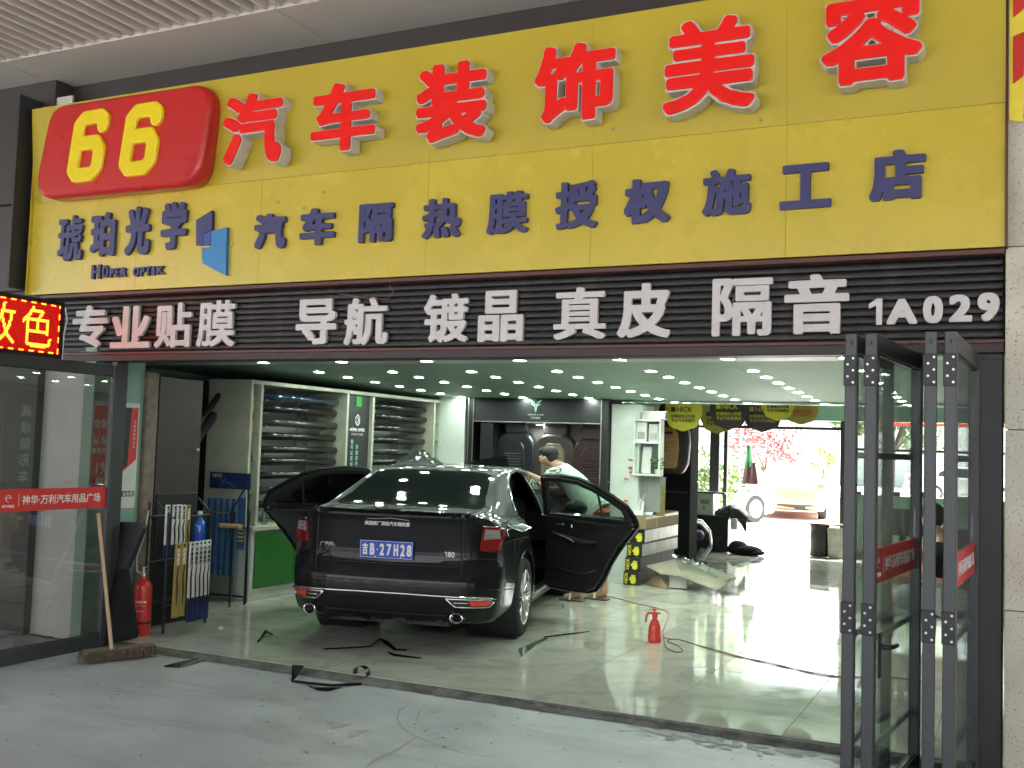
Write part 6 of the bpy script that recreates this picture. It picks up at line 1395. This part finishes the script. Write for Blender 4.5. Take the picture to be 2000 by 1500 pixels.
def person_seated():
    P=empty('person',(-.52,3.35,0),0,'dark haired man in black top and pale shorts sitting behind the folding doors','person')
    hip=Vector((0,0,.52)); V=[hip,(0.0,-.0,.75),(-.02,0,.95),(-.05,-.02,1.06),(-.08,-.03,1.15),(-.09,-.03,1.22)]; E=[(0,1),(1,2),(2,3),(3,4),(4,5)]; Rr=[.13,.12,.13,.052,.085,.07]
    for s in(-1,1):
        a=len(V); V+=[(-.0,s*.17,.96),(-.10,s*.2,.74),(-.30,s*.14,.72),(-.36,s*.13,.71)]; E+=[(2,a),(a,a+1),(a+1,a+2),(a+2,a+3)]; Rr+=[.055,.042,.03,.032]
        for k in range(4): V.append((-.43,s*.13+(k-1.5)*.02,.70)); E.append((a+3,len(V)-1)); Rr.append(.009)
        V.append((-.37,s*.13-s*.05,.70)); E.append((a+3,len(V)-1)); Rr.append(.010)
        a=len(V); V+=[(-.05,s*.1,.50),(-.42,s*.14,.50),(-.42,s*.14,.12),(-.50,s*.14,.08)]; E+=[(0,a),(a,a+1),(a+1,a+2),(a+2,a+3)]; Rr+=[.09,.06,.04,.035]
    link('body',skin([Vector(v) for v in V],E,Rr,0,2),'skin',P,smooth=True)
    link('black_top',skin([Vector(v) for v in ((0,0,.56),(0,0,.75),(-.01,0,.97),(-.0,.18,.95),(-.07,.21,.80),(0,-.18,.95),(-.07,-.21,.80))],[(0,1),(1,2),(2,3),(3,4),(2,5),(5,6)],[.15,.145,.14,.075,.07,.075,.07],0,2),'black_soft',P,smooth=True)
    link('shorts',skin([Vector(v) for v in ((0,0,.52),(-.05,.1,.51),(-.38,.14,.51),(-.05,-.1,.51),(-.38,-.14,.51))],[(0,1),(1,2),(0,3),(3,4)],[.15,.115,.09,.115,.09],0,2),'grey_panel',P,smooth=True)
    b=MB(); b.sph((-.07,-.03,1.235),1,(.095,.088,.078),9); b.sph((-.04,-.03,1.19),1,(.07,.08,.085),8); b.obj('hair','hair',P,smooth=True)
    b=MB(); [b.sph((-.08,-.03+s*.086,1.16),1,(.018,.010,.03),6) for s in(-1,1)]; b.obj('ears','skin',P,smooth=True)
    s=empty('stool',(-.50,3.35,FZ),0,'low dark stool under the seated man','stool'); MB().lathe([(.16,.34),(.17,.36),(.17,.39),(.0,.395)],20).obj('seat','purple',s)
    for k in range(4): a=k*PI/2+.7; MB().cyl((.13*math.cos(a),.13*math.sin(a),0),(.10*math.cos(a),.10*math.sin(a),.345),.012).obj('leg','steel',s)
person_seated()
# ================================================================== THINGS ON THE FLOOR AND FORECOURT
# broom
hb=Vector((-5.830,-0.384,0.040)); br=empty('push_broom',(0,0,0),0,'worn bristle broom leaning on the opened glass door, head on the concrete','broom')
e0=Vector((-6.029,-0.528,0.030)); e1=Vector((-5.828,-0.027,0.030)); ax=(e1-e0).normalized(); nx=Vector((-ax.y,ax.x,0))
b=MB()
for i in range(2600):
    t=random.random(); s=random.uniform(-.05,.05); p=e0.lerp(e1,t)+nx*s*1.2; p.z=.075+random.uniform(-.01,.015); q=p+Vector((random.gauss(0,.022),random.gauss(0,.022),-.06-random.random()*.015))+nx*s*.5; q.z=max(q.z,.003)
    w=Vector((random.uniform(-1,1),random.uniform(-1,1),0)).normalized()*.0022; b.raw([p-w,p+w,q],[(0,1,2)]) if False else None
vs=[];fs=[]
for i in range(3600):
    t=random.random(); s=random.uniform(-.05,.05); p=e0.lerp(e1,t)+nx*s*1.2; p.z=.075+random.uniform(-.015,.015); q=p+Vector((random.gauss(0,.025),random.gauss(0,.025),-.06-random.random()*.02))+nx*s*.5; q.z=max(q.z,.003)
    w=Vector((random.uniform(-1,1),random.uniform(-1,1),0)).normalized()*.003; k=len(vs); vs+=[p-w,p+w,q]; fs.append((k,k+1,k+2))
me=bpy.data.meshes.new('bristles'); me.from_pydata([tuple(v) for v in vs],[],fs); link('bristles',me,'straw',br)['kind']='stuff'
b=MB(); c=(e0+e1)/2; L=(e1-e0).length; b.box(-L/2+.02,L/2-.02,-.045,.045,.055,.092,.008); b.obj('head_block','straw',br,loc=(c.x,c.y,0),rot=(0,0,math.atan2(ax.y,ax.x)))
ptop=Vector((-6.265,-0.227,1.049)); pb_=Vector((-5.908,-0.362,0.090)); b=MB(); b.cyl(pb_,ptop,.014,.0125,n=12); b.obj('pole','broom_pole',br,smooth=40)
# pressure sprayer
sp=empty('pressure_sprayer',(-2.729,2.573,0.040),.5,'red plastic pressure sprayer bottle standing on the shiny tiles','sprayer')
MB().lathe([(.052,0),(.056,.006),(.057,.05),(.052,.065),(.054,.08),(.050,.13),(.034,.175),(.020,.192),(.019,.205)],28).obj('bottle','red_plastic',sp,smooth=50)
b=MB(); b.lathe([(.023,.206),(.024,.228),(.018,.235),(.016,.25)],16); b.box(-.065,.03,-.011,.011,.234,.253,.004); b.tube([(-.06,0,.245),(-.072,0,.22),(-.078,0,.165)],[.010,.011,.009],8); b.tube([(.02,0,.245),(.05,0,.243)],[.008,.006],8); b.obj('trigger_head','orange_red',sp,smooth=40) if 'orange_red' in M else b.obj('trigger_head','red_plastic',sp,smooth=40)
b=MB(); b.cyl((-.005,0,.25),(-.005,0,.275),.008); b.lathe([(.0,0),(.018,0),(.020,.008),(.0,.012)],14,c=(-.005,0,.272)); b.obj('pump_knob','red_plastic',sp)
# hose / cable
def floor_line(name,pts,r,m,label,cat):
    P=[]; pts=[Vector(p) for p in pts]
    for i in range(len(pts)-1):
        p0=pts[max(i-1,0)];p1=pts[i];p2=pts[i+1];p3=pts[min(i+2,len(pts)-1)]
        for j in range(8):
            t=j/8; q=.5*((2*p1)+(-p0+p2)*t+(2*p0-5*p1+4*p2-p3)*t*t+(-p0+3*p1-3*p2+p3)*t**3); q.z=max(q.z,FZ+r); P.append(q)
    P.append(pts[-1]); o=MB().tube(P,r,8).obj(name,m,smooth=True); tag(o,label,cat)
floor_line('red_cable',[(-4.174,4.816,0.045),(-3.950,4.847,0.045),(-3.590,4.574,0.045),(-3.276,4.386,0.045),(-3.125,4.216,0.045),(-3.025,3.943,0.045),(-2.896,3.398,0.045),(-2.766,2.920,0.045),(-2.671,2.781,0.045),(-2.578,2.790,0.045),(-2.498,2.734,0.045)],.0045,'cable','thin orange brown cable snaking from the worker\'s feet past the sprayer','cable')
floor_line('brown_cable',[(-2.758,2.925,0.045),(-2.584,2.425,0.045),(-2.447,2.236,0.045),(-2.401,2.294,0.045),(-2.493,2.490,0.045),(-2.639,2.661,0.045),(-2.608,2.798,0.045),(-2.441,2.691,0.045),(-2.173,2.506,0.045),(-1.877,2.317,0.045),(-1.525,2.148,0.045),(-1.135,2.054,0.045),(-0.833,2.239,0.045),(-0.585,2.246,0.045)],.004,'cable_dark','long dark brown cable running from the sprayer to the folding doors','cable')
floor_line('thin_cable',[(-2.473,2.724,0.045),(-2.058,2.385,0.045),(-1.706,2.271,0.045),(-1.277,2.020,0.045),(-1.066,2.081,0.045)],.0035,'cable','second thinner cable beside the dark brown one','cable')
# black film offcuts
def scrap(pts,label,curl=None,m='scrap'):
    b=MB(); V=[]; n=len(pts)
    vs=[tuple(p) for p in pts]; b.raw(vs,[tuple(range(n))] if n==3 else [(i,i+1,n-2-i,n-1-i) for i in range(0,(n//2)-1)]); b.raw([(x,y,z-.0015) for x,y,z in vs],[tuple(range(n))[::-1]] if n==3 else [(n-1-i,n-2-i,i+1,i) for i in range(0,(n//2)-1)])
    o=b.obj('film_offcut',m); tag(o,label,'film offcut')
scrap([(-5.488,-0.268,0.006),(-5.446,-0.151,0.020),(-5.406,0.061,0.030),(-5.422,0.419,0.012),(-5.390,0.394,0.008),(-5.374,0.081,0.004),(-5.359,-0.251,0.004),(-5.456,-0.291,0.003)],'long flat black film strip on the concrete right of the broom')
scrap([(-5.419,0.668,0.045),(-5.532,0.868,0.060),(-5.525,0.896,0.090),(-5.497,0.962,0.050),(-5.471,0.930,0.045),(-5.466,0.837,0.080),(-5.440,0.769,0.060),(-5.381,0.636,0.042)],'small curled black film scrap on the tiles nearest the wiper rack')
scrap([(-4.821,0.736,0.045),(-4.668,0.919,0.045),(-4.573,1.006,0.050),(-4.539,1.098,0.100),(-4.444,1.072,0.090),(-4.346,1.047,0.045),(-4.269,1.077,0.045),(-4.255,1.031,0.042),(-4.338,0.998,0.042),(-4.424,0.997,0.080),(-4.517,1.073,0.090),(-4.554,0.994,0.046),(-4.639,0.877,0.043),(-4.806,0.716,0.042)],'long black film strip with a raised fold behind the car bumper')
scrap([(-4.324,0.878,0.055),(-4.237,0.851,0.050),(-4.120,0.870,0.045),(-4.019,0.883,0.043),(-4.015,0.846,0.042),(-4.108,0.821,0.043),(-4.213,0.799,0.046),(-4.288,0.838,0.050)],'narrow tapering black film scrap in front of the folded strip')
scrap([(-4.615,0.080,0.057),(-4.497,0.060,0.068),(-4.476,-0.056,0.006),(-4.442,-0.146,0.006)],'black film triangle hanging over the tile edge')
scrap([(-4.481,-0.106,0.004),(-4.310,-0.150,0.020),(-4.123,-0.115,0.020),(-4.009,0.058,0.012),(-3.983,0.027,0.004),(-4.115,-0.126,0.006),(-4.297,-0.166,0.004),(-4.431,-0.160,0.003)],'black film strip lying on the concrete below the tile edge')
scrap([(-4.285,-0.181,0.005),(-4.185,-0.191,0.006),(-4.055,-0.104,0.006),(-4.072,-0.243,0.004),(-4.150,-0.261,0.004),(-4.209,-0.226,0.003)],'small black film tongue under the curved strip')
b=MB(); c_=Vector((-4.074,0.118,0.010)); b2=[]
for i in range(10):
    a=R(-40+i*28); b2.append((c_.x+.06*math.cos(a),c_.y+.02*i/9,.055+.045*math.sin(a)))
b.raw(b2+[(x+.004,y+.05,z) for x,y,z in b2],[(i,i+1,i+11,i+10) for i in range(9)]); o=b.obj('film_curl','scrap'); tag(o,'round black film curl at the right end of the strip on the concrete','film offcut')
scrap([(-3.604,2.224,0.045),(-3.538,2.326,0.050),(-3.447,2.512,0.050),(-3.376,2.721,0.045),(-3.364,2.691,0.044),(-3.436,2.485,0.044),(-3.527,2.301,0.044),(-3.582,2.196,0.043)],'thin black film sliver on the tiles between wheel and sprayer')
o=sheet('clear_film',[(-3.545,1.588,0.045),(-3.573,2.155,0.050),(-3.496,2.087,0.060),(-3.494,1.852,0.050),(-3.388,1.311,0.045)],'film','crinkled clear film sliver shining on the tiles by the wheel','film offcut',.0015)
o=sheet('paper_scrap',[(-3.210,2.160,0.042),(-3.164,2.276,0.042),(-3.043,2.225,0.042),(-2.992,1.947,0.042),(-3.101,1.999,0.042)],'tape_grey','flat grey smear of tape on the tiles left of the sprayer','tape scrap',.0015)
o=sheet('paper_scrap',[(-6.030,0.900,0.045),(-6.051,0.960,0.060),(-5.986,0.932,0.045),(-5.974,0.881,0.045)],'box_white','tiny white paper scrap near the wiper rack','paper scrap',.001)
o=MB().lathe([(.018,0),(.02,.03),(.012,.036)],10).obj('plastic_cup','film',None,(-4.102,3.832,0.040)); tag(o,'small clear plastic cup on the tiles below the open rear door','cup')
# litter flecks on the forecourt: nobody could count them
vs=[];fs=[]
for i in range(420):
    x=random.uniform(-8,0); y=random.uniform(-5,-.02) if i%3 else random.uniform(-1.2,0); s=random.uniform(.003,.013)*(1.6 if i%17==0 else 1); a=random.random()*6.28; k=len(vs); z=.0035
    for j in range(4): r_=s*random.uniform(.4,1.2)*(1.6 if j%2 else .6); vs.append((x+r_*math.cos(a+j*PI/2),y+r_*math.sin(a+j*PI/2),z+random.uniform(0,.003)))
    fs.append((k,k+1,k+2,k+3))
me=bpy.data.meshes.new('litter'); me.from_pydata(vs,[],fs); o=link('litter_flecks',me,'charcoal'); tag(o,'scattered dark litter flecks and leaf bits on the concrete','litter',kind='stuff')
# scrape marks: thin flat films of rubber and cement on the concrete
def mark(pts,w,m,nm):
    V=[];F=[]
    for i,p in enumerate(pts):
        p=Vector(p); q=Vector(pts[min(i+1,len(pts)-1)])-Vector(pts[max(i-1,0)]); n_=Vector((-q.y,q.x,0)).normalized()*w*random.uniform(.3,1); V+=[(p.x+n_.x,p.y+n_.y,.0025),(p.x-n_.x,p.y-n_.y,.0025)]
    for i in range(len(pts)-1): F.append((2*i,2*i+1,2*i+3,2*i+2))
    me=bpy.data.meshes.new(nm); me.from_pydata(V,[],F); o=link(nm,me,m); return o
ring_pts=[(-3.452,-0.222,0.000),(-3.406,-0.418,0.000),(-3.286,-0.622,0.000),(-3.104,-0.792,0.000),(-2.912,-0.888,0.000),(-2.675,-0.966,0.000),(-2.480,-0.952,0.000)]
def cr(pts,k=8):
    out=[];pts=[Vector(p) for p in pts]
    for i in range(len(pts)-1):
        p0=pts[max(i-1,0)];p1=pts[i];p2=pts[i+1];p3=pts[min(i+2,len(pts)-1)]
        for j in range(k):
            t=j/k; out.append(.5*((2*p1)+(-p0+p2)*t+(2*p0-5*p1+4*p2-p3)*t*t+(-p0+3*p1-3*p2+p3)*t**3))
    return out+[pts[-1]]
m_('scuff',(.30,.31,.30),.6,var=.3,vs=20); m_('mortar',(.42,.42,.39),.8,var=.2,vs=20)
for P_,w,mm in ((ring_pts,.005,'scuff'),([(-3.350,-0.201,0.000),(-3.251,-0.461,0.000),(-3.144,-0.598,0.000),(-2.864,-0.799,0.000),(-2.613,-0.905,0.000)],.003,'scuff'),([(-3.031,-0.844,0.000),(-3.006,-1.006,0.000),(-2.989,-1.163,0.000),(-2.995,-1.305,0.000),(-2.968,-1.441,0.000)],.0035,'scuff'),([(-3.423,-1.188,0.000),(-3.308,-1.230,-0.000),(-3.231,-1.182,0.000)],.005,'scuff')):
    o=mark(cr(P_),w,mm,'scuff_mark'); o['kind']='stuff'
for P_ in ([(-3.659,-0.835,0.000),(-3.618,-0.809,0.000),(-3.585,-0.841,0.000),(-3.489,-0.807,-0.000),(-3.514,-0.915,0.000),(-3.530,-0.963,0.000)],[(-3.405,-0.959,0.000),(-3.385,-0.896,0.000),(-3.315,-0.864,0.000),(-3.348,-0.960,0.000),(-3.321,-1.040,0.000),(-3.351,-1.072,0.000)]):
    b=MB(); b.poly([(x,y,.003) for x,y,z in P_]); o=b.obj('mortar_smear','mortar'); o['kind']='stuff'
b=MB(); vs=[];fs=[]
for i in range(150):
    x=random.uniform(-2.1,-.75); y=thr(x)-.10-abs(random.gauss(0,.10)); s=random.uniform(.006,.03)*(1.5 if random.random()<.1 else 1); a=random.random()*6.28; k=len(vs)
    for j in range(5): r_=s*random.uniform(.4,1); vs.append((x+1.8*r_*math.cos(a+j*1.256),y+r_*math.sin(a+j*1.256),.0032+i*1e-5))
    fs.append((k,k+1,k+2,k+3,k+4))
me=bpy.data.meshes.new('mortar'); me.from_pydata(vs,[],fs); o=link('mortar_patches',me,'mortar'); tag(o,'broken pale mortar crumbs on the concrete along the threshold','mortar crumbs',kind='stuff')
# ================================================================== TREES BEHIND
def tree(loc,h,r,m,label,n=2600,name='tree',lsz=.16,flat=.8):
    t=empty(name,loc,random.random()*6,label,'tree' if h>2.2 else 'shrub')
    b=MB(); b.tube([(0,0,0),(.05,0,h*.3),(-.03,.05,h*.6)],[.05*h/3,.04*h/3,.02*h/3],8)
    cl=[]
    for i in range(9 if h>2.2 else 5):
        a=i*2.4; q=Vector((math.cos(a)*r*random.uniform(.3,.75),math.sin(a)*r*random.uniform(.3,.75),h*random.uniform(.45,.92))); cl.append((q,r*random.uniform(.28,.5))); b.tube([(0,0,h*.28),(q.x*.5,q.y*.5,(h*.3+q.z)/2),tuple(q)],[.03*h/3,.018*h/3,.008],6)
    b.obj('trunk','bark',t)
    vs=[];fs=[]
    for i in range(n):
        c,rr_=random.choice(cl); v=Vector((random.gauss(0,1),random.gauss(0,1),random.gauss(0,1)*flat)); v=v.normalized()*rr_*random.random()**.45; p=c+v
        u=Vector((random.uniform(-1,1),random.uniform(-1,1),random.uniform(-1,1))).normalized(); w=u.orthogonal().normalized(); s=lsz*random.uniform(.5,1.1); k=len(vs); vs+=[p-u*s*.5,p+w*s*.3,p+u*s*.5,p-w*s*.3]; fs.append((k,k+1,k+2,k+3))
    me=bpy.data.meshes.new('crown'); me.from_pydata([tuple(v) for v in vs],[],fs); o=link('crown',me,m,t); return t
def at(px_): return px_
q=(-9.023,36.681,0.000); tree((q[0],q[1],0),3.2,1.9,'leaf_red','small red leaved maple tree outside the back doorway',1800,lsz=.2)
q=(-5.948,31.394,-0.000); tree((q[0],q[1],0),2.1,.6,'leaf_pale','young yellow green sapling beside the orange car',420,lsz=.15,name='sapling')
for i,(x,dep,h,lb) in enumerate(((-9.5,26,6.5,'leafy green tree seen through the left rear window strip'),(-4.3,38,6.5,'green tree beyond the back lot behind the maple'),(1.0,30,6.5,'dense green tree seen through the glass of the folding doors, nearer the doorway'),(4.8,31,7,'dense green tree seen through the glass of the folding doors, nearer the pier'),(9,33,7,'far green tree past the stone pier line'))):
    tree((x,dep,0),h,2.9,'leaf_green',lb,5200,lsz=.30)
for i,(x,y,lb) in enumerate(((-6.5,18,'round green shrub low in the left rear window strip'),(2.4,22,'round green shrub low behind the window at the folding doors'))): tree((x,y,0),1.6,1.2,'leaf_green',lb,2600,name='shrub',lsz=.13)
o=empty('banner_line',(.5,24,2.55),0,'thin red banner strung between the trees behind the window','banner'); b=MB(); b.poly([(-4,0,0),(4,0,.1),(4,0,.32),(-4,0,.2)],(0,.02,0)); b.obj('cloth','red',o)
bb=empty('boundary_building',(0,60,0),0,'pale low building at the far end of the back lot','building'); box('wall',-50,50,0,8,0,5,'white_paint',bb); 
for i in range(20): box('window',-48+i*5,-46+i*5,-.05,-.01,3.6,4.4,'tape_grey',bb)
